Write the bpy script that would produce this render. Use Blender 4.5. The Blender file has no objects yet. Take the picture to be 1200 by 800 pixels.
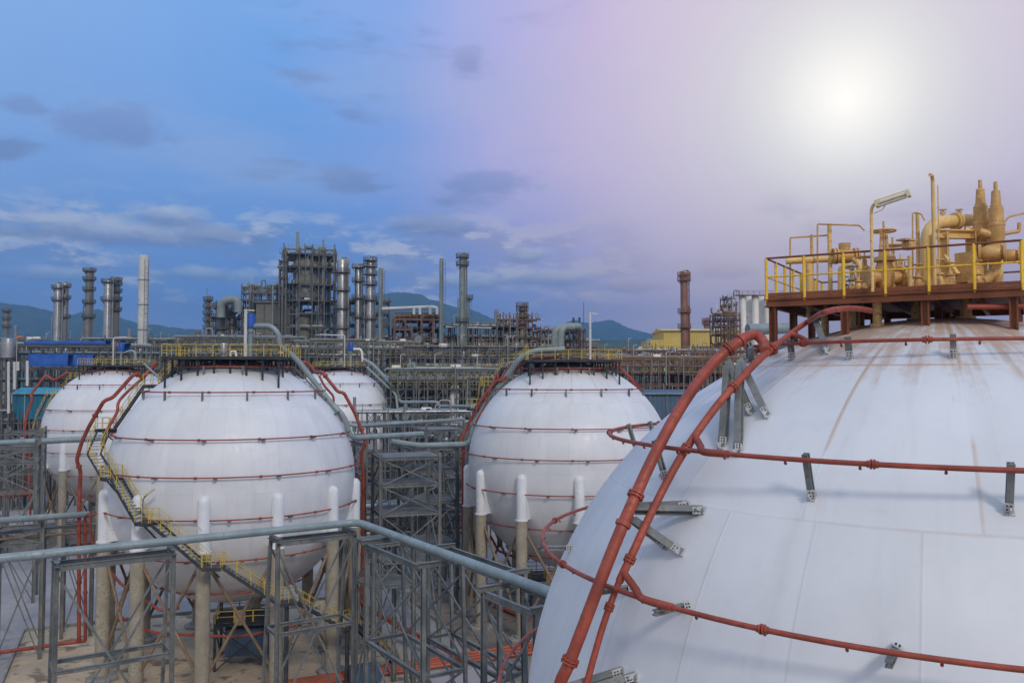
import bpy, math, random
from math import sin, cos, pi, radians, hypot, atan2, sqrt
from mathutils import Vector as V
random.seed(7)
scene = bpy.context.scene
COL = scene.collection

# ---------------------------------------------------------------- camera
FOC, PIT = 1000.0, 0.0405
CAM = V((0, 0, 28.0))
cd = bpy.data.cameras.new('camera')
cd.sensor_width = 36.0
cd.lens = 36.0 * FOC / 1200
cd.clip_start, cd.clip_end = 0.3, 60000
cam = bpy.data.objects.new('camera', cd)
cam.location = CAM
cam.rotation_euler = (pi / 2 + PIT, 0, 0)
COL.objects.link(cam)
scene.camera = cam

# survey: read a point off the photograph at a known distance, height or on a tank
def ray(x, y):
    a, b = (x - 600) / FOC, (400 - y) / FOC
    return V((a, cos(PIT) - sin(PIT) * b, sin(PIT) + cos(PIT) * b))
def P(x, y, Z):
    r = ray(x, y)
    return CAM + r * (Z / r.y)
def GZ(x, y, z=0.0):
    r = ray(x, y)
    return CAM + r * ((z - 28.0) / r.z)
def PX(p):
    q = V(p) - CAM
    d = cos(PIT) * q.y + sin(PIT) * q.z; u = -sin(PIT) * q.y + cos(PIT) * q.z
    return V((600 + FOC * q.x / d, 400 - FOC * u / d)) if d > .5 else V((9e4, 9e4))
TANKS = {1: (-28.1, 86.9), 2: (-69.8, 151.2), 3: (-36.2, 178.1), 4: (6.82, 102.1), 5: (12.37, 24.64)}
RT, ZC = 12.0, 17.65
def SP(x, y, k, off=0.0):
    r = ray(x, y)
    o = CAM - V((*TANKS[k], ZC))
    a, b, c = r.dot(r), 2 * r.dot(o), o.dot(o) - (RT + off) ** 2
    d = b * b - 4 * a * c
    return CAM + r * ((-b - sqrt(max(d, 0))) / 2 / a)

# ---------------------------------------------------------------- materials
def lin(r, g, b):
    f = lambda c: (c / 12.92 if c <= .04045 else ((c + .055) / 1.055) ** 2.4)
    return (f(r / 255), f(g / 255), f(b / 255), 1)
class NT:
    def __init__(s, tree): s.t = tree
    def n(s, kind, **kw):
        o = s.t.nodes.new(kind)
        for k, v in kw.items(): setattr(o, k, v)
        return o
    def link(s, a, b): s.t.links.new(a, b)
    def put(s, sock, v):
        if hasattr(v, 'is_linked') or hasattr(v, 'links'): s.link(v, sock)
        else: sock.default_value = v
    def m(s, op, a, b=None, c=None, clamp=False):
        o = s.n('ShaderNodeMath', operation=op, use_clamp=clamp)
        s.put(o.inputs[0], a)
        if b is not None: s.put(o.inputs[1], b)
        if c is not None: s.put(o.inputs[2], c)
        return o.outputs[0]
    def sm(s, v, a, b, lo=0.0, hi=1.0):
        o = s.n('ShaderNodeMapRange', interpolation_type='SMOOTHSTEP')
        s.put(o.inputs[0], v)
        o.inputs[1].default_value, o.inputs[2].default_value = a, b
        o.inputs[3].default_value, o.inputs[4].default_value = lo, hi
        return o.outputs[0]
    def mix(s, f, a, b, blend='MIX'):
        o = s.n('ShaderNodeMix', data_type='RGBA', blend_type=blend)
        s.put(o.inputs[0], f); s.put(o.inputs[6], a); s.put(o.inputs[7], b)
        return o.outputs[2]
    def noise(s, vec, scale, detail=4, rough=.55, dist=0.0):
        o = s.n('ShaderNodeTexNoise')
        if vec is not None: s.link(vec, o.inputs['Vector'])
        o.inputs['Scale'].default_value = scale
        o.inputs['Detail'].default_value = detail
        o.inputs['Roughness'].default_value = rough
        o.inputs['Distortion'].default_value = dist
        return o.outputs[0]
    def ramp(s, f, stops, mode='LINEAR'):
        o = s.n('ShaderNodeValToRGB')
        s.link(f, o.inputs[0])
        o.color_ramp.interpolation = mode
        e = o.color_ramp.elements
        while len(e) < len(stops): e.new(.5)
        for i, (p, c) in enumerate(stops): e[i].position = p
        for i, (p, c) in enumerate(stops): e[i].color = c
        return o.outputs[0]
    def comb(s, x, y, z):
        o = s.n('ShaderNodeCombineXYZ')
        for i, v in enumerate((x, y, z)): s.put(o.inputs[i], v)
        return o.outputs[0]
def new_mat(name):
    m = bpy.data.materials.new(name)
    m.use_nodes = True
    t = NT(m.node_tree)
    return m, t, m.node_tree.nodes['Principled BSDF']
MATS = {}
def paint(name, c, rough=.5, metal=0.0, var=.25, scale=1.2, stain=None, amount=.3, bump=.0):
    m, t, b = new_mat(name)
    pos = t.n('ShaderNodeNewGeometry').outputs['Position']
    n1 = t.noise(pos, scale, 5, .6)
    n2 = t.noise(pos, scale * 6.3, 4, .6)
    f = t.sm(n1, .3, .7, 1 - var, 1 + var * .6)
    col = t.mix(1.0, (*c, 1), t.comb(f, f, f), 'MULTIPLY')
    if stain:
        g = t.m('MULTIPLY', t.sm(n2, .62 - amount * .3, .75, 0, 1), t.sm(n1, .4, .62, 0, 1))
        col = t.mix(g, col, (*stain, 1))
    t.link(col, b.inputs['Base Color'])
    t.put(b.inputs['Roughness'], t.sm(n2, .3, .7, max(.05, rough - .12), min(1, rough + .12)))
    b.inputs['Metallic'].default_value = metal
    if bump:
        bp = t.n('ShaderNodeBump'); bp.inputs['Strength'].default_value = bump
        bp.inputs['Distance'].default_value = .02
        t.link(n2, bp.inputs['Height']); t.link(bp.outputs[0], b.inputs['Normal'])
    MATS[name] = m
    return m
RUST = (.16, .065, .025)
paint('galv_steel', (.19, .20, .19), .6, .15, .38, .6, (.17, .10, .06), .55)
paint('bracket_grey', (.235, .25, .24), .6, .1, .3, 1.5, (.2, .12, .07), .5)
paint('pipe_grey', (.27, .325, .325), .45, .1, .2, .6, (.17, .17, .14), .4)
paint('dark_steel', (.05, .055, .06), .55, .2, .3, 1.0, RUST, .4)
paint('red_pipe', (.36, .066, .035), .55, 0, .38, 1.1, (.15, .06, .04), .6, .15)
paint('orange_pipe', (.40, .082, .03), .5, 0, .25, .8, (.22, .08, .04), .4)
paint('rail_dull', (.36, .30, .07), .6, 0, .3, 1.0, (.2, .13, .05), .5)
paint('rail_yellow', (.62, .45, .05), .5, 0, .2, 1.5, (.3, .2, .05), .4)
paint('concrete_column', (.36, .315, .235), .85, 0, .22, .7, (.2, .17, .13), .6, .3)
paint('brace_rust', (.25, .175, .105), .7, 0, .35, .9, RUST, .7)
paint('plate_white', (.55, .56, .56), .6, 0, .2, 2.0, (.3, .2, .12), .5)
paint('clad_white', (.74, .75, .76), .5, 0, .1, .5, (.45, .4, .32), .25)
paint('flare_tinted_pipe', (.84, .55, .20), .42, 0, .18, 1.6, (.30, .17, .07), .45)  # orange flare light over the near deck, painted into the pipe colour
paint('flare_tinted_valve', (.70, .41, .14), .45, .1, .25, 3.0, (.22, .12, .05), .5)  # valves carry the same orange flare tint in their base colour
paint('bare_metal', (.50, .40, .26), .35, .7, .3, 4.0, (.3, .18, .08), .5)
paint('flare_tinted_steel', (.23, .07, .024), .6, .1, .3, 1.5, (.2, .09, .03), .5)  # brown steel with rust stains; the flare's warm light is painted into it
paint('flare_tinted_rail', (.85, .52, .02), .45, 0, .18, 1.5, (.4, .2, .05), .4)  # railing yellow, warmed in the colour itself to carry the flare's light
paint('plant_steel', (.14, .145, .135), .6, .2, .35, .25, RUST, .7)
paint('plant_rust', (.20, .115, .08), .7, .1, .35, .25, RUST, .7)
paint('vessel_silver', (.36, .36, .35), .38, .6, .25, .3, (.2, .17, .13), .5)
paint('vessel_grey', (.20, .20, .18), .6, .1, .25, .2, (.12, .09, .06), .5)
paint('olive_panel', (.175, .18, .14), .7, 0, .2, .2, (.11, .09, .06), .5)
paint('stack_white', (.62, .62, .58), .6, 0, .15, .2, (.4, .34, .26), .4)
paint('stack_grey', (.26, .305, .29), .6, .1, .2, .2, (.16, .14, .11), .4)
paint('rust_stack', (.33, .16, .105), .7, 0, .3, .3, RUST, .6)
paint('blue_cover', (.012, .085, .36), .5, 0, .25, .4)
paint('teal_wall', (.012, .14, .215), .5, 0, .15, .3)
paint('teal_roof', (.02, .26, .36), .45, 0, .15, .3)
paint('slate_wall', (.07, .12, .18), .6, 0, .15, .2)
paint('yellow_wall', (.70, .50, .12), .7, 0, .1, .1)
paint('silo_cream', (.82, .77, .70), .55, 0, .12, .15, (.5, .4, .3), .4)
paint('kerb_concrete', (.30, .29, .27), .9, 0, .25, .5, (.15, .14, .12), .5, .3)
paint('lamp_metal', (.75, .68, .42), .4, .3, .1)
paint('orange_cloth', (.75, .2, .03), .8)
def corrugate(name, period, axis_rot=0.0):
    m = MATS[name]; t = NT(m.node_tree); b = m.node_tree.nodes['Principled BSDF']
    pos = t.n('ShaderNodeNewGeometry').outputs['Position']
    s = t.n('ShaderNodeSeparateXYZ'); t.link(pos, s.inputs[0])
    w = t.m('SINE', t.m('MULTIPLY', t.m('ADD', s.outputs[0], t.m('MULTIPLY', s.outputs[1], .5)), 2 * pi / period))
    bp = t.n('ShaderNodeBump'); bp.inputs['Strength'].default_value = .5; bp.inputs['Distance'].default_value = .1
    t.link(w, bp.inputs['Height']); t.link(bp.outputs[0], b.inputs['Normal'])
for k in ('teal_wall', 'teal_roof', 'yellow_wall', 'slate_wall'): corrugate(k, .9)

def tank_material(name, rust):
    m, t, b = new_mat(name)
    tc = t.n('ShaderNodeTexCoord').outputs['Object']
    s = t.n('ShaderNodeSeparateXYZ'); t.link(tc, s.inputs[0])
    x, y, z = s.outputs
    zz = t.m('SUBTRACT', z, ZC)
    lat = t.m('ARCSINE', t.m('DIVIDE', zz, 12.02, clamp=False))
    ang = t.m('DIVIDE', t.m('ARCTAN2', y, x), 2 * pi)
    rad = t.m('SQRT', t.m('ADD', t.m('MULTIPLY', x, x), t.m('MULTIPLY', y, y)))
    n1 = t.noise(tc, .35, 4, .55)
    n2 = t.noise(tc, 2.5, 5, .6)
    # meridian and latitude weld seams, widths in metres
    def mer(n, ph):
        f = t.m('FRACT', t.m('ADD', t.m('MULTIPLY', ang, float(n)), ph))
        d = t.m('ABSOLUTE', t.m('SUBTRACT', f, .5))
        return t.m('MULTIPLY', d, t.m('MULTIPLY', rad, 2 * pi / n))
    lo = t.m('LESS_THAN', t.m('ABSOLUTE', lat), radians(38))
    dm = t.mix(lo, t.comb(mer(18, .13), 0, 0), t.comb(mer(30, .4), 0, 0))
    sp = t.n('ShaderNodeSeparateXYZ'); t.link(dm, sp.inputs[0])
    dl = None
    for a in (62, 38, 0, -38):
        q = t.m('MULTIPLY', t.m('ABSOLUTE', t.m('SUBTRACT', lat, radians(a))), 12.0)
        dl = q if dl is None else t.m('MINIMUM', dl, q)
    seam = t.m('MINIMUM', sp.outputs[0], dl)
    line = t.m('MULTIPLY', t.sm(seam, .008, .035, 1, 0), t.sm(n1, .38, .62, 0, 1))
    # run-down dirt: noise stretched along the meridians
    sv = t.comb(t.m('MULTIPLY', ang, 90.0), t.m('MULTIPLY', lat, 2.0), 0.0)
    streak = t.noise(sv, 1.0, 4, .65)
    base = t.mix(t.sm(n1, .3, .7), (.745, .745, .75, 1), (.68, .685, .70, 1))
    # each plate of the shell weathered a little differently
    nm = t.mix(lo, t.comb(18.0, .13, 0), t.comb(30.0, .4, 0))
    ns_ = t.n('ShaderNodeSeparateXYZ'); t.link(nm, ns_.inputs[0])
    cell = t.m('FLOOR', t.m('ADD', t.m('MULTIPLY', ang, ns_.outputs[0]), t.m('ADD', ns_.outputs[1], .5)))
    bandn = t.m('ADD', t.m('GREATER_THAN', lat, radians(62)), t.m('ADD', t.m('GREATER_THAN', lat, radians(38)), t.m('ADD', t.m('GREATER_THAN', lat, 0.0), t.m('GREATER_THAN', lat, radians(-38)))))
    wn = t.n('ShaderNodeTexWhiteNoise', noise_dimensions='2D'); t.link(t.comb(cell, bandn, 0), wn.inputs['Vector'])
    pf = t.m('ADD', .955, t.m('MULTIPLY', wn.outputs['Value'], .075))
    base = t.mix(1.0, base, t.comb(pf, pf, t.m('ADD', t.m('MULTIPLY', pf, .9), .1)), 'MULTIPLY')
    n4 = t.noise(tc, 1.1, 6, .7, .8)
    base = t.mix(t.m('MULTIPLY', t.sm(n4, .5, .68), .16), base, (.60, .585, .56, 1))
    base = t.mix(t.m('MULTIPLY', t.sm(streak, .5, .72), .22), base, (.50, .47, .44, 1))
    base = t.mix(t.m('MULTIPLY', t.sm(n2, .6, .72), .12), base, (.52, .50, .47, 1))
    base = t.mix(t.m('MULTIPLY', line, .22), base, (.42, .38, .34, 1))
    # rust under the roof deck and dribbling down some seams
    top = t.sm(zz, 12.1 - 3.4 * rust, 11.7)
    rn = t.m('ADD', t.m('MULTIPLY', streak, .65), t.m('MULTIPLY', n2, .45))
    rf = t.m('MULTIPLY', t.sm(t.m('ADD', rn, t.m('MULTIPLY', top, .38)), .72, .98), top)
    base = t.mix(t.m('MULTIPLY', rf, .68), base, (.42, .19, .045, 1))
    sr = t.m('MULTIPLY', t.sm(seam, .015, .07, 1, 0), t.m('MULTIPLY', t.sm(zz, 6.2, 10.5), t.sm(n1, .42, .6)))
    base = t.mix(t.m('MULTIPLY', sr, .55 * rust), base, (.5, .27, .10, 1))
    t.link(base, b.inputs['Base Color'])
    b.inputs['Roughness'].default_value = .42
    t.put(b.inputs['Roughness'], t.sm(n2, .3, .7, .36, .55))
    bp = t.n('ShaderNodeBump'); bp.inputs['Strength'].default_value = .35; bp.inputs['Distance'].default_value = .05
    h = t.m('ADD', t.m('MULTIPLY', t.sm(seam, 0, .05, 1, 0), .28), t.m('MULTIPLY', n1, 1.2))
    t.link(h, bp.inputs['Height']); t.link(bp.outputs[0], b.inputs['Normal'])
    MATS[name] = m
tank_material('tank_paint', .35)
tank_material('tank_paint_rusty', 1.0)

def ground_material(name, a, bcol, dark, scale, amt=.5):
    m, t, b = new_mat(name)
    pos = t.n('ShaderNodeNewGeometry').outputs['Position']
    n1 = t.noise(pos, scale, 6, .6); n2 = t.noise(pos, scale * 12, 5, .7); n3 = t.noise(pos, scale * 2.7, 5, .6, .6)
    c = t.mix(t.sm(n1, .35, .65), (*a, 1), (*bcol, 1))
    c = t.mix(t.m('MULTIPLY', t.sm(n3, .55, .62), amt), c, (*dark, 1))
    c = t.mix(t.m('MULTIPLY', t.sm(n2, .45, .7), .22), c, (*dark, 1))
    t.link(c, b.inputs['Base Color']); b.inputs['Roughness'].default_value = .95
    bp = t.n('ShaderNodeBump'); bp.inputs['Strength'].default_value = .4; bp.inputs['Distance'].default_value = .05
    t.link(n2, bp.inputs['Height']); t.link(bp.outputs[0], b.inputs['Normal'])
    MATS[name] = m
ground_material('ground_gravel', (.31, .285, .28), (.37, .345, .335), (.17, .155, .15), .09, .35)
ground_material('sand_pad', (.62, .47, .31), (.42, .34, .24), (.15, .12, .085), .15, .85)
ground_material('brown_pad', (.19, .16, .13), (.25, .21, .17), (.10, .085, .07), .13, .7)
ground_material('hill_forest', (.035, .06, .028), (.055, .085, .04), (.015, .028, .014), .012, .8)

# ---------------------------------------------------------------- mesh builder
class MB:
    def __init__(s): s.v, s.f, s.sm, s.mi, s.cur = [], [], [], [], 0
    def add(s, vs, fs, smooth=False):
        o = len(s.v)
        s.v += [tuple(p) for p in vs]
        for f in fs: s.f.append([o + i for i in f]); s.sm.append(smooth); s.mi.append(s.cur)
        return s
    def hexa(s, c8):
        return s.add(c8, [(0, 3, 2, 1), (4, 5, 6, 7), (0, 1, 5, 4), (1, 2, 6, 5), (2, 3, 7, 6), (3, 0, 4, 7)])
    def box(s, c, size, rz=0.0):
        c = V(c); hx, hy, hz = (q / 2 for q in size)
        ux, uy = V((cos(rz), sin(rz), 0)), V((-sin(rz), cos(rz), 0))
        return s.hexa([c + ux * (a * hx) + uy * (b * hy) + V((0, 0, d * hz))
                       for d in (-1, 1) for a, b in ((-1, -1), (1, -1), (1, 1), (-1, 1))])
    def beam(s, p, q, w, h=None, up=(0, 0, 1)):
        p, q = V(p), V(q); h = h or w
        d = (q - p)
        if d.length < 1e-6: return s
        d.normalize(); up = V(up)
        if abs(d.dot(up)) > .97: up = V((1, 0, 0)) if abs(d.x) < .9 else V((0, 1, 0))
        a = d.cross(up).normalized(); b = a.cross(d).normalized()
        return s.hexa([e + a * (i * w / 2) + b * (j * h / 2) for e in (p, q) for i, j in ((-1, -1), (1, -1), (1, 1), (-1, 1))])
    def hbeam(s, p, q, w, h, up=(0, 0, 1), t=.035):
        p, q = V(p), V(q); d = (q - p).normalized(); up = V(up)
        if abs(d.dot(up)) > .97: up = V((1, 0, 0)) if abs(d.x) < .9 else V((0, 1, 0))
        a = d.cross(up).normalized(); b = a.cross(d).normalized()
        o = b * (h / 2 - t / 2)
        s.beam(p + o, q + o, w, t, b); s.beam(p - o, q - o, w, t, b)
        return s.beam(p, q, t, h - 2 * t, b)
    def tube(s, pts, r, n=10, cap=True, closed=False):
        pts = [V(p) for p in pts]; m = len(pts)
        tg = []
        for i in range(m):
            a = pts[i - 1] if (closed or i) else pts[i]
            b = pts[(i + 1) % m] if (closed or i < m - 1) else pts[i]
            d = (b - a)
            tg.append(d.normalized() if d.length > 1e-9 else V((0, 0, 1)))
        u = tg[0].orthogonal().normalized()
        vs = []
        rr = r if hasattr(r, '__len__') else [r] * m
        for i in range(m):
            u = (u - tg[i] * u.dot(tg[i])); u = u.normalized() if u.length > 1e-6 else tg[i].orthogonal().normalized()
            w = tg[i].cross(u)
            for k in range(n):
                a = 2 * pi * k / n
                vs.append(pts[i] + (u * cos(a) + w * sin(a)) * rr[i])
        fs = []
        for i in range(m if closed else m - 1):
            j = (i + 1) % m
            for k in range(n):
                l = (k + 1) % n
                fs.append((i * n + k, i * n + l, j * n + l, j * n + k))
        s.add(vs, fs, True)
        if cap and not closed:
            s.add(vs[:n], [tuple(range(n))[::-1]]); s.add(vs[-n:], [tuple(range(n))])
        return s
    def lathe(s, c, prof, n=16, smooth=True):
        c = V(c); vs, fs = [], []
        def row(r, z):
            vs.extend(c + V((r * cos(2 * pi * k / n), r * sin(2 * pi * k / n), z)) for k in range(n))
            return len(vs) - n
        row(*prof[0]); last = 0
        for i in range(1, len(prof)):
            if i > 1:                               # keep sharp profile corners sharp
                d0 = V((prof[i - 1][0] - prof[i - 2][0], prof[i - 1][1] - prof[i - 2][1]))
                d1 = V((prof[i][0] - prof[i - 1][0], prof[i][1] - prof[i - 1][1]))
                if d0.length > 1e-6 and d1.length > 1e-6 and d0.angle(d1) > .6: last = row(*prof[i - 1])
            new = row(*prof[i])
            for k in range(n):
                l = (k + 1) % n
                fs.append((last + k, last + l, new + l, new + k))
            last = new
        return s.add(vs, fs, smooth)
    def ring(s, c, r, rt, n=72, m=6, a0=0.0, a1=None):
        c = V(c)
        if a1 is None:
            return s.tube([c + V((r * cos(2 * pi * i / n), r * sin(2 * pi * i / n), 0)) for i in range(n)], rt, m, closed=True)
        return s.tube([c + V((r * cos(a0 + (a1 - a0) * i / n), r * sin(a0 + (a1 - a0) * i / n), 0)) for i in range(n + 1)], rt, m)
    def poly(s, pts, z0, z1):
        n = len(pts)
        lo, hi = [V((p[0], p[1], z0)) for p in pts], [V((p[0], p[1], z1)) for p in pts]
        s.add(lo, [tuple(range(n))[::-1]]); s.add(hi, [tuple(range(n))])
        for i in range(n):
            j = (i + 1) % n
            s.add([lo[i], lo[j], hi[j], hi[i]], [(0, 1, 2, 3)])
        return s
    def build(s, name, mat, parent=None):
        if parent is None:
            xs = [p[0] for p in s.v]; ys = [p[1] for p in s.v]; zs = [p[2] for p in s.v]
            loc = V(((min(xs) + max(xs)) / 2, (min(ys) + max(ys)) / 2, min(zs)))
            off = loc
        else:
            loc = V((0, 0, 0)); r = parent
            off = V(r['_o']) if '_o' in r else V(r.location)
        me = bpy.data.meshes.new(name)
        me.from_pydata([(p[0] - off.x, p[1] - off.y, p[2] - off.z) for p in s.v], [], s.f)
        me.polygons.foreach_set('use_smooth', s.sm)
        for q in (mat if isinstance(mat, tuple) else (mat,)): me.materials.append(MATS[q] if isinstance(q, str) else q)
        me.polygons.foreach_set('material_index', s.mi)
        me.update()
        o = bpy.data.objects.new(name, me)
        o.location = loc
        COL.objects.link(o)
        if parent is not None:
            o.parent = parent
            o['_o'] = tuple(off)
        return o
def tag(o, label, cat, group=None):
    o['label'] = label; o['category'] = cat
    if group: o['group'] = group
    return o
def structure(o): o['kind'] = 'structure'; return o
def thing(name, label, cat, loc, group=None):
    o = bpy.data.objects.new(name, None)
    o.empty_display_size = .5
    o.location = V(loc); COL.objects.link(o)
    return tag(o, label, cat, group)
KIDS = {}
def kids(o): return [c for c in bpy.data.objects if c.parent == o]
def copy_tree(o, parent=None):
    c = o.copy(); COL.objects.link(c)
    if parent is not None: c.parent = parent
    for ch in kids(o): copy_tree(ch, c)
    return c
def fillet(pts, rad, seg=5):
    pts = [V(p) for p in pts]; out = [pts[0]]
    for i in range(1, len(pts) - 1):
        a, b, c = pts[i - 1], pts[i], pts[i + 1]
        d1, d2 = (a - b), (c - b)
        l = min(rad, d1.length * .45, d2.length * .45)
        p, q = b + d1.normalized() * l, b + d2.normalized() * l
        for k in range(seg + 1):
            t = k / seg
            out.append(p * (1 - t) ** 2 + b * (2 * t * (1 - t)) + q * t * t)
    out.append(pts[-1])
    return out
def spline(pts, n=8):
    pts = [V(p) for p in pts]; q = [pts[0] * 2 - pts[1]] + pts + [pts[-1] * 2 - pts[-2]]
    out = []
    for i in range(1, len(q) - 2):
        for k in range(n):
            t = k / n; a, b, c, d = q[i - 1], q[i], q[i + 1], q[i + 2]
            out.append(.5 * ((2 * b) + (c - a) * t + (2 * a - 5 * b + 4 * c - d) * t * t + (3 * b - a - 3 * c + d) * t ** 3))
    out.append(pts[-1])
    return out
def along(pts, step):
    """points every step metres along a polyline, with tangents"""
    out = []; acc = step / 2
    for a, b in zip(pts, pts[1:]):
        a, b = V(a), V(b); l = (b - a).length
        while acc < l:
            out.append((a + (b - a) * (acc / l), (b - a).normalized())); acc += step
        acc -= l
    return out
def pipe(name, label, cat, pts, r, mat, rad=None, n=10, group=None, flange=None, clamps=None, smooth=False):
    """one pipe run as a thing; its flanged joints are parts"""
    path = spline(pts, 6) if smooth else fillet(pts, rad if rad is not None else r * 3)
    if flange is None:
        return tag(MB().tube(path, r, n).build(name, mat), label, cat, group)
    t = thing(name, label, cat, min(path, key=lambda p: p.z), group)
    MB().tube(path, r, n).build('pipe_run', mat, t)
    for p, d in along(path, flange):
        b = MB()
        b.tube([p - d * (r * .42), p - d * (r * .08)], r * 1.55, 12)
        b.tube([p + d * (r * .08), p + d * (r * .42)], r * 1.55, 12)
        u = d.orthogonal().normalized(); w = d.cross(u)
        for k in range(6):
            e = (u * cos(k * pi / 3) + w * sin(k * pi / 3)) * (r * 1.33)
            b.tube([p + e - d * (r * .6), p + e + d * (r * .6)], r * .13, 5)
        b.build('flange', mat, t)
    return t
def railing(parent, pts, mat='rail_yellow', top='rail_yellow', h=1.1, step=1.5, r=.03, closed=False, split=False, toe=None):
    pts = [V(p) for p in pts]
    if closed: pts = pts + [pts[0]]
    b, c = MB(), MB()
    posts = []
    for i, (p, q) in enumerate(zip(pts, pts[1:])):
        l = (q - p).length; k = max(1, round(l / step))
        for j in range(k + (0 if (closed or i < len(pts) - 2) else 1)):
            posts.append(p + (q - p) * (j / k))
    up = V((0, 0, 1))
    for e in posts:
        if split:
            MB().beam(e - up * .12, e + up * h, r * 2.2, r * 2.2).build('rail_post', mat, parent)
        else: b.beam(e, e + up * h, r * 2, r * 2)
    for p, q in zip(pts, pts[1:]):
        b.tube([p + up * h * .52, q + up * h * .52], r * .8, 6)
        c.tube([p + up * h, q + up * h], r, 6)
    if split:
        b.build('mid_rail', mat, parent); c.build('top_rail', top, parent)
    elif top == mat:
        b.add(c.v, c.f, True).build('handrail', mat, parent)
    else:
        b.build('handrail', mat, parent); c.build('top_rail', top, parent)
# ---------------------------------------------------------------- setting
GA = radians(24)                                   # plant grid direction
GU, GV = V((cos(GA), sin(GA), 0)), V((-sin(GA), cos(GA), 0))
g = MB(); S_ = 14000
g.add([(-S_, -3000, 0), (S_, -3000, 0), (S_, 16000, 0), (-S_, 16000, 0)], [(0, 1, 2, 3)])
structure(g.build('ground', 'ground_gravel'))
def pad(name, mat, k, u0, u1, v0, v1, z=.06):
    c = V((*TANKS[k], 0))
    q = [c + GU * a + GV * b for a, b in ((u0, v0), (u1, v0), (u1, v1), (u0, v1))]
    structure(MB().poly(q, .004, z).build(name, mat))
    kb = MB()
    for a, b in zip(q, q[1:] + q[:1]):
        d = (b - a).normalized() * .11
        kb.beam(a - d + V((0, 0, .2)), b - d + V((0, 0, .2)), .22, .4)
    structure(kb.build('kerb', 'kerb_concrete'))
pad('sand_pad', 'sand_pad', 1, -20, 15, -22, 17.5)
pad('concrete_pad', 'brown_pad', 4, -15.5, 18, -34, 16)
pad('concrete_pad', 'brown_pad', 3, -18, 18, -17, 17)
pad('concrete_pad', 'brown_pad', 2, -18, 18, -17, 17)

def ridge(name, prof, D, depth, seed, amp):
    """a hill as a height field; prof = skyline pixels"""
    rnd = random.Random(seed)
    pr = [P(x, y, D) for x, y in prof]
    xs = [p.x for p in pr]; hs = [p.z for p in pr]
    n, m = 150, 26
    ph = [(rnd.uniform(.002, .03), rnd.uniform(.002, .03), rnd.uniform(0, 6.3), rnd.uniform(.3, 1)) for _ in range(14)]
    vs = []
    for j in range(m):
        v = j / (m - 1) * 2 - 1
        for i in range(n):
            x = xs[0] + (xs[-1] - xs[0]) * i / (n - 1)
            k = max(q for q in range(len(xs) - 1) if xs[q] <= x + 1e-6)
            t = min(1, (x - xs[k]) / (xs[k + 1] - xs[k])); t = t * t * (3 - 2 * t) * .5 + t * .5
            h = hs[k] * (1 - t) + hs[k + 1] * t
            y = D + v * depth
            nz = sum(a * sin(fx * x + fy * y + p) for fx, fy, p, a in ph) * amp
            w = max(0, 1 - v * v) ** 1.4
            tree = rnd.uniform(-1, 1) * 3.0
            vs.append((x * (y / D), y, max(-5, h * w + nz * min(1, w * 3) * (1 - w * .75) + tree * min(1, w * 2)) if 0 < i < n - 1 else -5))
    fs = [(j * n + i, j * n + i + 1, (j + 1) * n + i + 1, (j + 1) * n + i) for j in range(m - 1) for i in range(n - 1)]
    structure(MB().add(vs, fs, True).build(name, 'hill_forest'))
ridge('hill', [(-260, 410), (-160, 372), (-60, 352), (0, 356), (33, 358), (63, 366), (83, 372), (100, 367), (116, 364), (133, 371), (167, 379), (233, 388), (300, 400), (360, 425)], 3900, 900, 3, 9)
ridge('hill', [(-400, 402), (-200, 398), (0, 399), (120, 396), (240, 394), (330, 397), (460, 395), (560, 399), (660, 397), (760, 398), (880, 396), (1000, 400), (1200, 398), (1500, 402)], 1700, 350, 12, 3)
ridge('hill', [(210, 432), (260, 398), (310, 384), (360, 370), (400, 356), (440, 345), (470, 344), (490, 346), (507, 352), (550, 364), (590, 377), (640, 386), (690, 400), (740, 425)], 4300, 900, 5, 9)
ridge('hill', [(560, 430), (600, 398), (640, 386), (657, 381), (672, 374), (687, 377), (700, 378), (713, 376), (740, 385), (763, 391), (800, 402), (860, 425)], 4700, 800, 8, 8)

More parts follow.
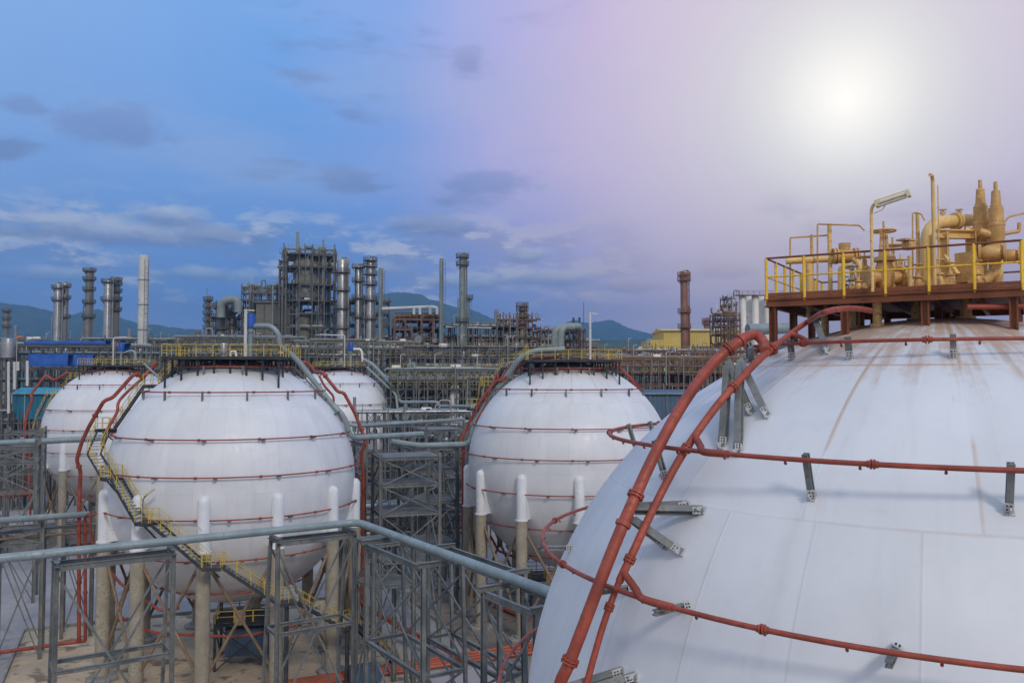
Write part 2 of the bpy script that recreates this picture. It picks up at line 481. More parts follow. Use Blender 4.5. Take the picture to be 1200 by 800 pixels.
# ---------------------------------------------------------------- spherical tanks
def sph_z(r): return ZC + sqrt(max(0, RT * RT - r * r))
def shell_mesh(a, b=48, c=96):
    vs = [V((0, 0, RT))]; fs = []
    for i in range(1, b):
        for j in range(c):
            th, ph = pi * i / b, 2 * pi * j / c
            vs.append(V((RT * sin(th) * cos(ph), RT * sin(th) * sin(ph), RT * cos(th))))
    vs.append(V((0, 0, -RT)))
    for j in range(c):
        k = (j + 1) % c
        fs.append((0, 1 + j, 1 + k)); fs.append((len(vs) - 1, 1 + (b - 2) * c + k, 1 + (b - 2) * c + j))
        for i in range(b - 2): fs.append((1 + i * c + j, 1 + (i + 1) * c + j, 1 + (i + 1) * c + k, 1 + i * c + k))
    return MB().add([v + V((a[0], a[1], ZC)) for v in vs], fs, True)
def tank_body(k, label, paintname, rings):
    cx, cy = TANKS[k]
    t = thing('spherical_tank', label, 'gas tank', (cx, cy, 0), 'white spherical gas tanks on columns')
    shell_mesh((cx, cy)).build('shell', paintname, t)
    c0 = V((cx, cy, 0))
    pos = [c0 + V((12.02 * cos(i * pi / 6), 12.02 * sin(i * pi / 6), 0)) for i in range(12)]
    for i, p in enumerate(pos):
        col = MB().lathe(p, [(.62, .55), (.62, 12.7)], 18).build('column', 'concrete_column', t)
        m = MB().lathe(p, [(.7, 12.6), (.7, 12.75), (.56, 12.75), (.56, 17.0), (.51, 17.22), (.38, 17.42), (.2, 17.52), (.0, 17.56)], 18)
        rd = (p - c0).normalized(); tn = V((-rd.y, rd.x, 0))
        for s in (-1, 1):                          # stiffener webs between cap and shell
            a = p + tn * s * .5
            m.add([a + V((0, 0, 12.7)) - rd * .2, a + V((0, 0, 16.9)) - rd * .1, a + V((0, 0, 12.7)) - rd * 1.9, a + V((0, 0, 16.9)) - rd * .9], [(0, 1, 3, 2)])
        m.build('column_cap', 'clad_white', col)
        pl = MB().lathe(p, [(1.45, .0), (1.45, .3), (1.2, .42), (.85, .42), (.85, .6), (.62, .6)], 8, False)
        pl.build('plinth', 'kerb_concrete', col)
        q = pos[(i + 1) % 12]
        br = MB()
        r1 = (p - c0).normalized() * .0
        a0, a1, b0, b1 = p + V((0, 0, 1.4)), p + V((0, 0, 12.2)), q + V((0, 0, 1.4)), q + V((0, 0, 12.2))
        o = rd * .0
        br.tube([a0, b1], .15, 8); br.tube([a1 + rd * .02, b0 + rd * .02], .15, 8)
        mid = (a0 + b1) / 2; tt = (q - p).normalized()
        br.beam(mid - tt * .45, mid + tt * .45, .08, 1.3)
        br.build('cross_brace', 'brace_rust', t)
    for j, (la, nb) in enumerate(rings):
        r = RT * cos(radians(la))
        if la > 30: z = sph_z(r) + .75; r_ = r
        elif la > 15: r_ = r + .42; z = ZC + RT * sin(radians(la)) + .12
        else: r_ = r + .42; z = ZC + RT * sin(radians(la))
        rg = MB().ring((cx, cy, z), r_, .066, 84, 6)
        for i in range(nb):                         # flanged joints of the spray ring
            a = 2 * pi * (i + .37) / nb
            p = V((cx + r_ * cos(a), cy + r_ * sin(a), z)); d = V((-sin(a), cos(a), 0))
            rg.tube([p - d * .12, p + d * .12], .12, 8)
        ring = rg.build('ring_pipe', 'red_pipe', t)
        for i in range(nb):
            a = 2 * pi * i / nb + .1 * j
            e = V((cos(a), sin(a), 0)); p = V((cx, cy, z)) + e * r_
            b = MB()
            if la > 30: b.hbeam(p + V((0, 0, .1)), V((p.x, p.y, sph_z(r) - .05)), .16, .16, e)
            else:
                b.beam(p + e * .1 - V((0, 0, .12)), p - e * .6 - V((0, 0, .12)), .3, .1)
            b.build('pipe_bracket', 'galv_steel', ring)
    # manway nozzle low on the shell
    return t
RINGS = [(61, 10), (42.5, 14), (22.5, 14), (7.1, 14), (-10.7, 14), (-30.5, 14), (-54, 10)]
tank1 = tank_body(1, 'white spherical tank with the long yellow stairway winding down its left side', 'tank_paint', RINGS)
def place(src, k, yaw, label):
    c = copy_tree(src); c.location = V((*TANKS[k], 0)); c.rotation_euler.z = radians(yaw)
    if label: c['label'] = label
    return c
tank2 = place(tank1, 2, 14, 'white spherical tank farthest left, half hidden behind the tank with the long yellow stairway')
tank3 = place(tank1, 3, 21, 'white spherical tank behind the right edge of the stairway tank, only its upper right visible')
tank4 = place(tank1, 4, 1.2, 'white spherical tank in the middle with rust streaks running from under its top deck')
for ch in kids(tank4):
    if ch.name.startswith('shell'):
        ch.data = ch.data.copy(); ch.data.materials[0] = MATS['tank_paint_rusty']
tank1.rotation_euler.z = radians(6)

# ---------------------------------------------------------------- roof platforms of the four farther tanks
def roof_platform(k, label, hx, hy, yaw, z=29.88, nx=6, ny=4):
    cx, cy = TANKS[k]
    t = thing('roof_platform', label, 'platform', (cx, cy, 29.7), 'steel platforms on top of the spherical tanks')
    ux, uy = V((cos(yaw), sin(yaw), 0)), V((-sin(yaw), cos(yaw), 0)); c = V((cx, cy, 0))
    cor = [c + ux * a * hx + uy * b * hy for a, b in ((-1, -1), (1, -1), (1, 1), (-1, 1))]
    MB().poly(cor, z - .08, z).build('deck', 'dark_steel', t)
    fr = MB()
    for a, b in zip(cor, cor[1:] + cor[:1]):
        fr.hbeam(a + V((0, 0, z - .185)), b + V((0, 0, z - .185)), .14, .2)
    for i in range(1, nx): 
        s = -1 + 2 * i / nx
        fr.beam(c + ux * s * hx - uy * (hy - .12) + V((0, 0, z - .18)), c + ux * s * hx + uy * (hy - .12) + V((0, 0, z - .18)), .1, .18)
    fr.build('deck_frame', 'dark_steel', t)
    for i in range(nx):
        for j in range(ny):
            s, q = (-1 + 2 * i / (nx - 1)) * .96, (-1 + 2 * j / (ny - 1)) * .94
            p = c + ux * s * hx + uy * q * hy
            r = (p - c).length
            if 3.0 < r < 11: MB().hbeam((p.x, p.y, sph_z(r) - .1), (p.x, p.y, z - .29), .17, .17, ux).build('deck_post', 'dark_steel', t)
    railing(t, [p + V((0, 0, z)) for p in cor], closed=True, r=.032)
    return t
plat1 = roof_platform(1, 'yellow railed steel platform on top of the tank with the long stairway', 5.5, 5.9, radians(5), nx=8, ny=6)
plat2 = roof_platform(2, 'yellow railed steel platform on top of the farthest left tank', 5.2, 5.2, radians(12), ny=5)
plat3 = roof_platform(3, 'small looking railed platform on the tank behind the stairway tank', 4.6, 4.2, radians(24))
plat4 = roof_platform(4, 'yellow railed dark platform on top of the middle tank with rust streaks', 5.3, 5.8, radians(3), nx=8, ny=6)

# ---------------------------------------------------------------- stairways
def stairway(name, label, pts, width, group='stairways winding round the tanks', rails=True):
    """pts = (point, is_landing)"""
    base = min((p for p, l in pts), key=lambda p: p.z)
    t = thing(name, label, 'stairway', base, group)
    up = V((0, 0, 1))
    n = len(pts)
    for i in range(n - 1):
        (a, la), (b, lb) = pts[i], pts[i + 1]
        d = V((b.x - a.x, b.y - a.y, 0)); l = d.length; d.normalize()
        s = V((-d.y, d.x, 0))
        a2 = a + d * (.75 if la and i else 0); b2 = b - d * (.75 if lb else 0)
        m = MB()
        for k in (-1, 1):
            m.beam(a2 + s * k * width / 2 - up * .12, b2 + s * k * width / 2 - up * .12, .07, .28)
        m.build('stringer', 'dark_steel', t)
        tr = MB(); h = abs(a2.z - b2.z); cnt = max(2, int(h / .24))
        for k in range(1, cnt):
            p = a2 + (b2 - a2) * (k / cnt)
            tr.beam(p - s * (width / 2 - .04), p + s * (width / 2 - .04), .28, .05)
        tr.build('treads', 'galv_steel', t)
        r = MB()
        for k in (-1, 1):
            o = s * k * (width / 2 + .03)
            cnt = max(1, round((b2 - a2).length / 1.3))
            for q in range(cnt + 1):
                p = a2 + (b2 - a2) * (q / cnt) + o
                r.beam(p, p + up * 1.1, .045, .045)
            for hh in (.55, 1.1): r.tube([a2 + o + up * hh, b2 + o + up * hh], .024, 6)
        r.build('handrail', 'rail_yellow', t)
        if lb:
            nd = d if i == n - 2 else V((pts[i + 2][0].x - b.x, pts[i + 2][0].y - b.y, 0)).normalized()
            md = (d + nd).normalized(); ms = V((-md.y, md.x, 0))
            ld = MB().box(b - up * .06, (1.6, width + .1, .1), atan2(md.y, md.x))
            for k in (-1, 1): ld.beam(b - md * .8 + ms * k * width / 2 - up * .22, b + md * .8 + ms * k * width / 2 - up * .22, .07, .2)
            ld.build('landing', 'dark_steel', t)
            r = MB()
            for k in (-1, 1):
                o = ms * k * (width / 2 + .03)
                for q in (-.75, 0, .75): r.beam(b + md * q + o, b + md * q + o + up * 1.1, .045, .045)
                for hh in (.55, 1.1): r.tube([b - md * .78 + o + up * hh, b + md * .78 + o + up * hh], .024, 6)
            r.build('landing_rail', 'rail_yellow', t)
    return t
stp = [(P(212, 425, 87.2), False), (P(178, 451, 86.8), True), (P(124, 502, 85.5), True), (P(110, 530, 81), False), (P(130, 559, 76.6), True),
       (P(172, 611, 74.2), True), (P(250, 663, 73), True), (P(336, 704, 75), True), (P(407, 731, 79), True), (GZ(466, 778), False)]
st = stairway('spiral_stairway', 'long yellow railed stairway winding down the left side of the big tank to the ground', stp, 1.15)
g_ = stp[7][0]
MB().tube([V((g_.x, g_.y, g_.z - .3)), V((g_.x, g_.y, .3))], .2, 10).box((g_.x, g_.y, .15), (.8, .8, .3)).build('support_post', 'dark_steel', st)
h_ = stp[8][0]
MB().tube([V((h_.x, h_.y, h_.z - .3)), V((h_.x, h_.y, .3))], .2, 10).box((h_.x, h_.y, .15), (.8, .8, .3)).build('support_post', 'dark_steel', st)
cc = V((*TANKS[1], 0))
for i in (2, 4, 5, 6):                              # brackets that tie the landings to the shell
    p = stp[i][0]; d = V((cc.x - p.x, cc.y - p.y, 0)).normalized()
    rr = sqrt(max(1, 144 - (p.z - .3 - ZC) ** 2)); r0 = (V((p.x, p.y, 0)) - cc).length
    e = p + d * max(.2, r0 - rr)
    MB().beam(p - V((0, 0, .35)), e - V((0, 0, .35)), .14, .14).beam(p - V((0, 0, .35)) - d * .3, e - V((0, 0, 1.8)), .12, .12).build('support_bracket', 'dark_steel', st)
stairway('spiral_stairway', 'dark stringered stairway curving down the upper left of the farthest left tank',
         [(P(116, 424, 150.5), False), (P(88, 444, 150), True), (P(63, 464, 148.5), True), (P(49, 486, 146), False), (P(42, 510, 142), True)], 1.3)
stairway('spiral_stairway', 'short stairway with railing climbing the upper left of the middle rust streaked tank',
         [(P(618, 416, 103), False), (P(596, 430, 103.5), True), (P(572, 452, 104), True), (P(556, 478, 103), True)], 1.0)
# ---------------------------------------------------------------- the near tank
cx5, cy5 = TANKS[5]
C5 = V((cx5, cy5, 0))
tank5 = thing('spherical_tank', 'huge white spherical tank filling the right foreground, crossed by two thick red pipes', 'gas tank', (cx5, cy5, 0), 'white spherical gas tanks on columns')
shell_mesh((cx5, cy5), 72, 160).build('shell', 'tank_paint_rusty', tank5)
for i in range(12):
    p = C5 + V((12.02 * cos(i * pi / 6 + .2), 12.02 * sin(i * pi / 6 + .2), 0))
    if p.y < 30 and p.x < 16:
        MB().lathe(p, [(1.3, 0), (1.3, .4), (.62, .4), (.62, 12.7), (.56, 12.7), (.56, 17), (.3, 17.5), (.05, 17.7)], 14).build('column', 'concrete_column', tank5)
def pad_plate(p, parent, size=.18):
    """white gusset with four bolts that ties a bracket to the shell"""
    n = (p - V((cx5, cy5, ZC))).normalized()
    e = V((-n.y, n.x, 0)).normalized(); f = n.cross(e)
    q = p + n * .02
    m = MB().hexa([q + e * a * size * .5 + f * b * size * .5 + n * d for d in (-.05, .03) for a, b in ((-1, -1), (1, -1), (1, 1), (-1, 1))])
    m.hexa([q + e * a * .015 + f * b * size * .5 + n * d for d in (.03, .18) for a, b in ((-1, -1), (1, -1), (1, 1 if d < .1 else -.2), (-1, 1 if d < .1 else -.2))])
    o = m.build('bracket_pad', 'plate_white', parent)
    return o
def bolt_plate(p, axis, parent, s=.145):
    """white connection plate with four dark bolt heads, facing the camera side"""
    n = (CAM - p); n.normalize()
    n = (n - axis * n.dot(axis)).normalized(); e = axis.cross(n).normalized()
    q = p + n * .085
    b = MB().hexa([q + e * a * s * .55 + axis * b * s * .6 + n * d for d in (0, .02) for a, b in ((-1, -1), (1, -1), (1, 1), (-1, 1))])
    b.cur = 1
    for i in (-1, 1):
        for j in (-1, 1):
            c = q + e * i * s * .23 + axis * j * s * .25
            b.tube([c + n * .018, c + n * .04], s * .13, 6)
    b.build('bolt_plate', ('plate_white', 'dark_steel'), parent)
RG5 = {'a': (5.45, 28.85), 'b': (9.51, 26.28), 'c': (11.5, 23.29), 'd': (12.75, 19.2), 'e': (12.3, 13.2)}
ring5 = {}
for k, (r, z) in RG5.items():
    m = MB().ring((cx5, cy5, z), r, .056 if k != 'a' else .045, 160, 10)
    for i in range(int(2 * pi * r / 1.5)):             # spray nozzles screwed into the ring
        a = 2 * pi * (i + .4) / int(2 * pi * r / 1.5); e = V((cos(a), sin(a), 0)); p = V((cx5, cy5, z)) + e * r
        m.tube([p, p - e * .06 - V((0, 0, .09))], .018, 6).tube([p - e * .05 - V((0, 0, .075)), p - e * .08 - V((0, 0, .12))], .03, 6)
    ring5[k] = m.build('ring_pipe', 'red_pipe', tank5)
    for i in range(11):                                # flanged couplings
        b = MB()
        a = 2 * pi * i / 11 + {'a': .2, 'b': .12, 'c': -.02, 'd': .3, 'e': 0}[k]
        p = V((cx5 + r * cos(a), cy5 + r * sin(a), z)); d = V((-sin(a), cos(a), 0))
        for s in (-1, 1): b.tube([p + d * s * .015, p + d * s * .045], .1, 14)
        for s in (-1, 1): b.tube([p + d * s * .05, p + d * s * .11], .072, 10)
        b.build('coupling', 'red_pipe', ring5[k])
def ring_bracket(k, x, y, flat=False):
    r, z = RG5[k]
    if flat:
        rs = sqrt(max(1, 144 - (z - ZC - .1) ** 2))
        q = SP(x, y, 5); a = atan2(q.y - cy5, q.x - cx5)
        e = V((cos(a), sin(a), 0))
        p = C5 + e * (rs - .03) + V((0, 0, z - .17)); t = C5 + e * (r + .14) + V((0, 0, z - .17))
    else:
        a = min((2 * pi * i / 1440 for i in range(1440)), key=lambda a: ((PX(C5 + V((r * cos(a), r * sin(a), z)))) - V((x, y))).length)
        e = V((cos(a), sin(a), 0))
        t = C5 + e * (r - .12) + V((0, 0, z + .12)); rb = r - (.42 if k == 'b' else .2)
        p = C5 + e * rb + V((0, 0, sph_z(rb) - .03))
    b = MB().hbeam(p, t, .125, .125, e if not flat else V((0, 0, 1)), .03)
    o = b.build('ring_bracket', 'bracket_grey', tank5)
    ax = (t - p).normalized()
    bolt_plate(p + ax * .14, ax, o)
    pad_plate(p, tank5)
for x, y in ((921.5, 403), (991, 402), (1117, 402)): ring_bracket('a', x, y)
for x, y in ((732, 500), (757, 489), (763, 517), (942, 540), (1187, 553)): ring_bracket('b', x, y)
for x, y in ((672, 637), (742, 684), (806, 704), (1050, 755)): ring_bracket('c', x, y, True)
for x, y in ((642, 724),): ring_bracket('d', x, y, True)
# hanging supports of the two red risers
def support(pts, w=.17):
    b = MB()
    for p, q in pts: b.hbeam(p, q, w, w, (p - V((cx5, cy5, ZC))).normalized(), .03)
    o = b.build('pipe_support', 'bracket_grey', tank5)
    for p, q in pts:
        ax = (q - p).normalized(); bolt_plate(p + ax * .15, ax, o); pad_plate(p, tank5)
OFF1, OFF2 = 1.12, .72
ap1 = SP(853, 428, 5, OFF1 - .22)
ap2 = ap1 + V((.28, -.12, .02))
support([(SP(846.7, 524, 5), ap1), (SP(865, 532, 5), ap2), (SP(880, 484, 5), ap1 + V((.04, .1, .1))), (SP(899, 488, 5), ap2 + V((.04, .1, .1)))])
ap3 = SP(738, 601, 5, OFF1 - .2)
support([(SP(806, 592, 5), ap3 + V((0, .06, .12))), (SP(824, 598, 5), ap3 + V((.1, -.08, .1))), (SP(781, 640, 5), ap3 + V((0, .1, -.12))), (SP(799, 647, 5), ap3 + V((.1, -.06, -.14)))])
ap4 = SP(664, 812, 5, OFF1 - .2)
support([(SP(730, 786, 5), ap4 + V((0, 0, .1))), (SP(746, 792, 5), ap4 + V((.1, -.08, .0)))])
support([(SP(970, 414, 5), SP(953, 368, 5, OFF2 - .1))])
support([(SP(879, 420, 5), SP(878, 404, 5, OFF2 - .1))])

p1 = [SP(x, y, 5, OFF1) for x, y in ((612, 990), (632, 890), (655, 805), (668, 774), (700, 690), (722, 634), (745, 580), (772, 523), (803, 469), (838, 423))]
bend = [SP(868, 399, 5, OFF1 + .05), SP(884, 392, 5, OFF1 - .05), SP(894, 400, 5, OFF1 - .25), SP(898, 412, 5, OFF2 + .04)]
path1 = spline(p1 + bend, 8)
near_riser = thing('riser_pipe', 'thickest red pipe climbing the near tank flank, hooked over at its top', 'pipe', p1[0])
MB().tube(path1[:-9], .138, 20).build('pipe_run', 'red_pipe', near_riser)
MB().tube(path1[-10:], .138, 20).build('elbow', 'red_pipe', near_riser)
def flange_at(p, d, r, parent, mat='red_pipe'):
    b = MB()
    for s in (-1, 1): b.tube([p + d * s * .015, p + d * s * .055], r * 1.42, 20)
    u = d.orthogonal().normalized(); w = d.cross(u)
    for k in range(8):
        e = (u * cos(k * pi / 4) + w * sin(k * pi / 4)) * r * 1.22
        b.tube([p + e - d * .09, p + e + d * .09], .017, 6)
    b.build('flange', mat, parent)
def near_idx(path, x, y, off):
    q = SP(x, y, 5, off); i = min(range(1, len(path) - 1), key=lambda j: (path[j] - q).length)
    return path[i], (path[i + 1] - path[i - 1]).normalized()
for x, y in ((668, 774), (745, 580), (850, 410)):
    p, d = near_idx(path1, x, y, OFF1); flange_at(p, d, .138, near_riser)
p, d = near_idx(path1, 732, 612, OFF1); MB().tube([p - d * .05, p + d * .05], .185, 18).build('clamp', 'red_pipe', near_riser)
p, d = near_idx(path1, 862, 402, OFF1); MB().tube([p - d * .04, p + d * .04], .18, 18).build('clamp', 'red_pipe', near_riser)
p2 = [SP(x, y, 5, OFF2) for x, y in ((655, 930), (672, 860), (689, 795), (706, 735), (722, 690), (738, 655), (770, 587), (800, 532), (838, 478), (866, 446), (893, 418), (925, 392), (948, 376))]
p2 += [P(966, 366, 19.6), P(985, 362, 20.6), P(1003, 361.5, 21.4), P(1021, 364, 22.2)]
path2 = spline(p2, 8)
near_riser2 = thing('riser_pipe', 'thinner red pipe running up the near tank beside the thickest one and under its deck', 'pipe', p2[0])
cut = 5 * 8 - 6; cut2 = 10 * 8 + 4
MB().tube(path2[:cut + 1], .075, 16).build('pipe_run', 'red_pipe', near_riser2)
MB().tube(path2[cut:cut2 + 1], .094, 16).tube([path2[cut2], path2[cut2 + 1]], [.094, .07], 16).build('pipe_run', 'red_pipe', near_riser2)
MB().tube(path2[cut2 + 1:], .07, 16).build('pipe_run', 'red_pipe', near_riser2)
for x, y, r in ((715, 713, .075), (737, 656, .094), (803, 527, .094), (858, 452, .094), (905, 408, .1)):
    p, d = near_idx(path2, x, y, OFF2); flange_at(p, d, r, near_riser2)
# branches from the riser to the spray rings
def branch(xy, k, label):
    q, d = near_idx(path2, *xy, OFF2)
    r, z = RG5[k]; a = atan2(q.y - cy5, q.x - cx5)
    e = V((cos(a + .085), sin(a + .085), 0)); e2 = V((cos(a + .16), sin(a + .16), 0))
    tag(MB().tube(spline([q, q * .35 + (C5 + e * r + V((0, 0, z))) * .65 + V((0, 0, .0)), C5 + e * r + V((0, 0, z)), C5 + e2 * r + V((0, 0, z))], 6), .085, 14).build('branch_pipe', 'red_pipe'), label, 'pipe')
branch((815, 508), 'b', 'short red branch from the thin riser to the upper red ring of the near tank')
branch((731, 672), 'c', 'short red branch from the thin riser to the lower red ring of the near tank')
q1, d1_ = near_idx(path2, 926, 391, OFF2)
tag(MB().tube(fillet([q1 + V((0, 0, .05)), q1 + V((.35, -.1, -.1)), C5 + V((5.45 * cos(-2.62), 5.45 * sin(-2.62), 28.85))], .2), .06, 12).build('branch_pipe', 'red_pipe'), 'curved red drop pipe just below the near tank deck, meeting the topmost red ring', 'pipe')

# ---------------------------------------------------------------- platform on the near tank
ZD = 30.25
A5 = V((7.3, 24.4, 0)); U5, V5 = V((.851, -.525, 0)), V((.525, .851, 0))
def D5(u, v, z=ZD): return A5 + U5 * u + V5 * v + V((0, 0, z))
LU, LV = 6.3, 7.4
plat5 = thing('roof_platform', 'flare tinted brown platform with yellow railing on top of the huge near tank', 'platform', (cx5, cy5, 29.6), 'steel platforms on top of the spherical tanks')
MB().poly([D5(0, 0), D5(LU, 0), D5(LU, LV), D5(0, LV)], ZD - .05, ZD).build('deck', 'flare_tinted_steel', plat5)
for (u0, v0), (u1, v1) in (((0, 0), (LU, 0)), ((LU, 0), (LU, LV)), ((LU, LV), (0, LV)), ((0, LV), (0, 0))):
    b = MB().hbeam(D5(u0, v0, ZD - .165), D5(u1, v1, ZD - .165), .14, .22, t=.03)
    b.build('deck_beam', 'flare_tinted_steel', plat5)
    a, c = D5(u0, v0, ZD), D5(u1, v1, ZD)
    MB().beam(a + V((0, 0, .06)), c + V((0, 0, .06)), .02, .11).build('toe_board', 'flare_tinted_steel', plat5)
jo = MB()
for i in range(1, 6): jo.hbeam(D5(LU * i / 6, .1, ZD - .17), D5(LU * i / 6, LV - .1, ZD - .17), .12, .2, t=.02)
jo.build('deck_joists', 'flare_tinted_steel', plat5)
for u, v in ((.15, .12), (2.1, .12), (4.1, .12), (6.1, .12), (.15, 2.5), (2.1, 2.5), (4.2, 2.5), (6.1, 2.5), (.15, 5), (2.1, 5), (4.2, 5), (6.1, 5), (.15, 7.2), (2.2, 7.2), (4.2, 7.2), (6.1, 7.2)):
    p = D5(u, v); r = (V((p.x, p.y, 0)) - C5).length
    MB().hbeam((p.x, p.y, sph_z(r) - .1), (p.x, p.y, ZD - .28), .2, .2, U5, .04).build('deck_post', 'flare_tinted_steel', plat5)
p = P(1118, 352, 19.9); r = (V((p.x, p.y, 0)) - C5).length
railing(plat5, [D5(0, 0), D5(LU, 0), D5(LU, LV), D5(0, LV)], 'flare_tinted_rail', 'flare_tinted_steel', 1.12, 1.1, .03, True, True)
# nozzles of the tank crown seen under the deck
for x, Z, r in ((1004, 25.6, .2), (1028, 23.6, .12), (966, 26, .1), (1075, 25, .17), (1132, 24, .15)):
    p = P(x, 365, Z); q = (V((p.x, p.y, 0)) - C5).length
    m = MB().lathe((p.x, p.y, 0), [(r * 1.7, sph_z(q) - .05), (r * 1.7, sph_z(q) + .06), (r, sph_z(q) + .06), (r, ZD - .02)], 16)
    m.build('crown_nozzle', 'flare_tinted_pipe', tank5)
pipe('spray_pipe', 'red pipe running level beneath the deck edge of the near tank', 'pipe', [V((11.6, 21.7, 29.76)), V((13.4, 21.2, 29.74)), V((15.5, 23, 29.72))], .07, 'red_pipe', .5)

# ---- equipment on that platform
def up_pipe(name, label, x, y0, Z, r, mat='flare_tinted_pipe', ybot=None, extra=None, cat='pipe', group=None):
    a = P(x, y0, Z); z0 = ZD if ybot is None else P(x, ybot, Z).z
    pts = [V((a.x, a.y, z0)), a] + ([P(*e) for e in extra] if extra else [])
    return pipe(name, label, cat, pts, r, mat, r * 2.5, 12, group)
def flange_ring(m, c, r, t=.07):
    m.tube([V(c) - V((0, 0, t / 2)), V(c) + V((0, 0, t / 2))], r, 18)
def gate_valve(label, x, Z, s, ax=0.0, mat='flare_tinted_valve', wheel=True, group=None, z0=ZD):
    p = P(x, 350, Z); p.z = z0
    t = thing('gate_valve', label, 'valve', p, group)
    e = V((cos(ax), sin(ax), 0)); c = p + V((0, 0, .45 * s + .12))
    m = MB()
    m.lathe((c.x, c.y, c.z), [(.02, -.32 * s), (.2 * s, -.26 * s), (.26 * s, 0), (.22 * s, .25 * s), (.17 * s, .42 * s)], 18)
    m.tube([c - e * .5 * s, c + e * .5 * s], .17 * s, 16)
    m.tube([p, p + V((0, 0, .3 * s))], .1 * s, 10)
    m.build('valve_body', mat, t)
    for k in (-1, 1):
        f = MB()
        f.tube([c + e * k * .42 * s, c + e * k * .53 * s], .3 * s, 18)
        for j in range(8):
            w = V((0, 0, 1)) * cos(j * pi / 4) * .25 * s + V((-e.y, e.x, 0)) * sin(j * pi / 4) * .25 * s
            f.tube([c + e * k * .38 * s + w, c + e * k * .57 * s + w], .025 * s, 5)
        f.build('flange', mat, t)
    b = MB().lathe((c.x, c.y, c.z), [(.27 * s, .42 * s), (.27 * s, .52 * s), (.14 * s, .54 * s), (.12 * s, .72 * s)], 16)
    for k in (-1, 1): b.beam(c + e * k * .1 * s + V((0, 0, .7 * s)), c + e * k * .07 * s + V((0, 0, 1.12 * s)), .04 * s, .06 * s)
    b.tube([c + V((0, 0, .7 * s)), c + V((0, 0, 1.45 * s))], .03 * s, 8)
    b.build('bonnet', mat, t)
    if wheel:
        h = MB().ring((c.x, c.y, c.z + 1.2 * s), .28 * s, .028 * s, 24, 6)
        for j in range(3):
            q = V((cos(j * pi / 3), sin(j * pi / 3), 0)) * .28 * s; d = c + V((0, 0, 1.2 * s))
            h.tube([d - q, d + q], .018 * s, 5)
        h.build('handwheel', mat, t)
    return t
pipe('header_pipe', 'level tan pipe with a capped left end above the left corner of the near deck', 'pipe', [P(921, 306, 27.2), P(978, 303, 26.9), P(1004, 303, 26.6), P(1009, 318, 26.5), V((P(1009, 350, 26.5).x, 26.5, ZD))], .105, 'flare_tinted_pipe', .2, 14)
t = thing('control_valve', 'fat flanged tan valve on the level pipe at the left of the near deck', 'valve', P(990, 302, 26.75))
c = P(990, 300, 26.75)
e = V((1, -.1, 0)).normalized()
MB().tube([c - e * .3, c - e * .12, c + e * .12, c + e * .3], [.16, .23, .23, .16], 18).tube([c, c + V((0, 0, .34))], .17, 16).build('valve_body', 'flare_tinted_valve', t)
f = MB()
for k in (-.36, -.27, .27, .36): f.tube([c + e * k, c + e * (k + .06)], .25, 20)
f.tube([c + V((0, 0, .3)), c + V((0, 0, .4))], .18, 18); f.build('flange', 'flare_tinted_valve', t)
up_pipe('stand_pipe', 'thick tan upright pipe near the left corner of the near deck', 948.5, 309, 27, .115, ybot=372)
up_pipe('stand_pipe', 'tan upright post rising above the capped level pipe', 972, 262, 26.9, .068)
up_pipe('stand_pipe', 'short thin tan upright left of the tall post over the level pipe', 951, 275, 27.1, .05)
pipe('tubing', 'thin tan tubing frame hung over the left edge of the near deck', 'pipe', [P(941, 369, 27.3), P(926, 369, 27.3), P(926, 278.5, 27.3), P(973, 275.5, 27.0)], .028, 'flare_tinted_valve', .05, 8)
pipe('tubing', 'thin tan tubing with a bent tip reaching right above the level pipe', 'pipe', [P(958, 345, 26.8), P(958, 262.5, 26.8), P(1007, 264, 26.4), P(1013, 270, 26.3)], .028, 'flare_tinted_valve', .05, 8)
# flood lamp on its mast
lp = P(1021, 248, 22.75); lt = thing('lamp_post', 'slender lamp post with a twin tube light fixture leaning right above the near deck', 'lamp', (lp.x, lp.y, ZD))
MB().tube(fillet([V((lp.x, lp.y, ZD)), P(1021, 246, 22.75), P(1023.5, 239.5, 22.7), P(1031, 236.5, 22.6)], .2), .042, 12).build('mast', 'flare_tinted_pipe', lt)
fx = MB(); a, b = P(1028, 239, 22.6), P(1064, 227, 22.2); d = (b - a).normalized()
s_ = V((0, 0, 1)).cross(d).normalized()
fx.beam(a, b, .24, .05)
fx.beam(a - d * .05, a + d * .03, .3, .17); fx.beam(b - d * .03, b + d * .05, .3, .17); fx.build('fixture', 'lamp_metal', lt)
tb = MB()
for k in (-.06, .06): tb.tube([a + s_ * k + d * .04 - V((0, 0, .065)), b + s_ * k - d * .04 - V((0, 0, .065))], .03, 8)
tb.build('light_tubes', 'silo_cream', lt)
MB().tube([a + V((0, 0, .1)), b + V((0, 0, .1))], .015, 6).tube([P(1024, 250, 22.7), P(1034, 246, 22.6), P(1039, 238, 22.55)], .012, 6).build('guard_rod', 'flare_tinted_pipe', lt)
gate_valve('large tan gate valve with handwheel right of the slender lamp post', 1037, 25.0, 1.15, .2)
gate_valve('tan gate valve standing just left of the junction box post', 1047, 26.2, 1.0, .9)
gate_valve('tan gate valve low behind the lamp post mast', 1014, 25.8, .75, .4)
jp = up_pipe('junction_box', 'tan post topped by a flat hooded junction box', 1066, 300, 24.2, .06, cat='junction box')
c = P(1065, 288, 24.2)
MB().box(c, (.26, .26, .22), .4).box(c + V((-.06, 0, .16)), (.48, .32, .05), .4).build('hood', 'flare_tinted_valve', jp)
up_pipe('stand_pipe', 'medium tan upright pipe right of the hooded junction box', 1075, 249, 25.6, .055)
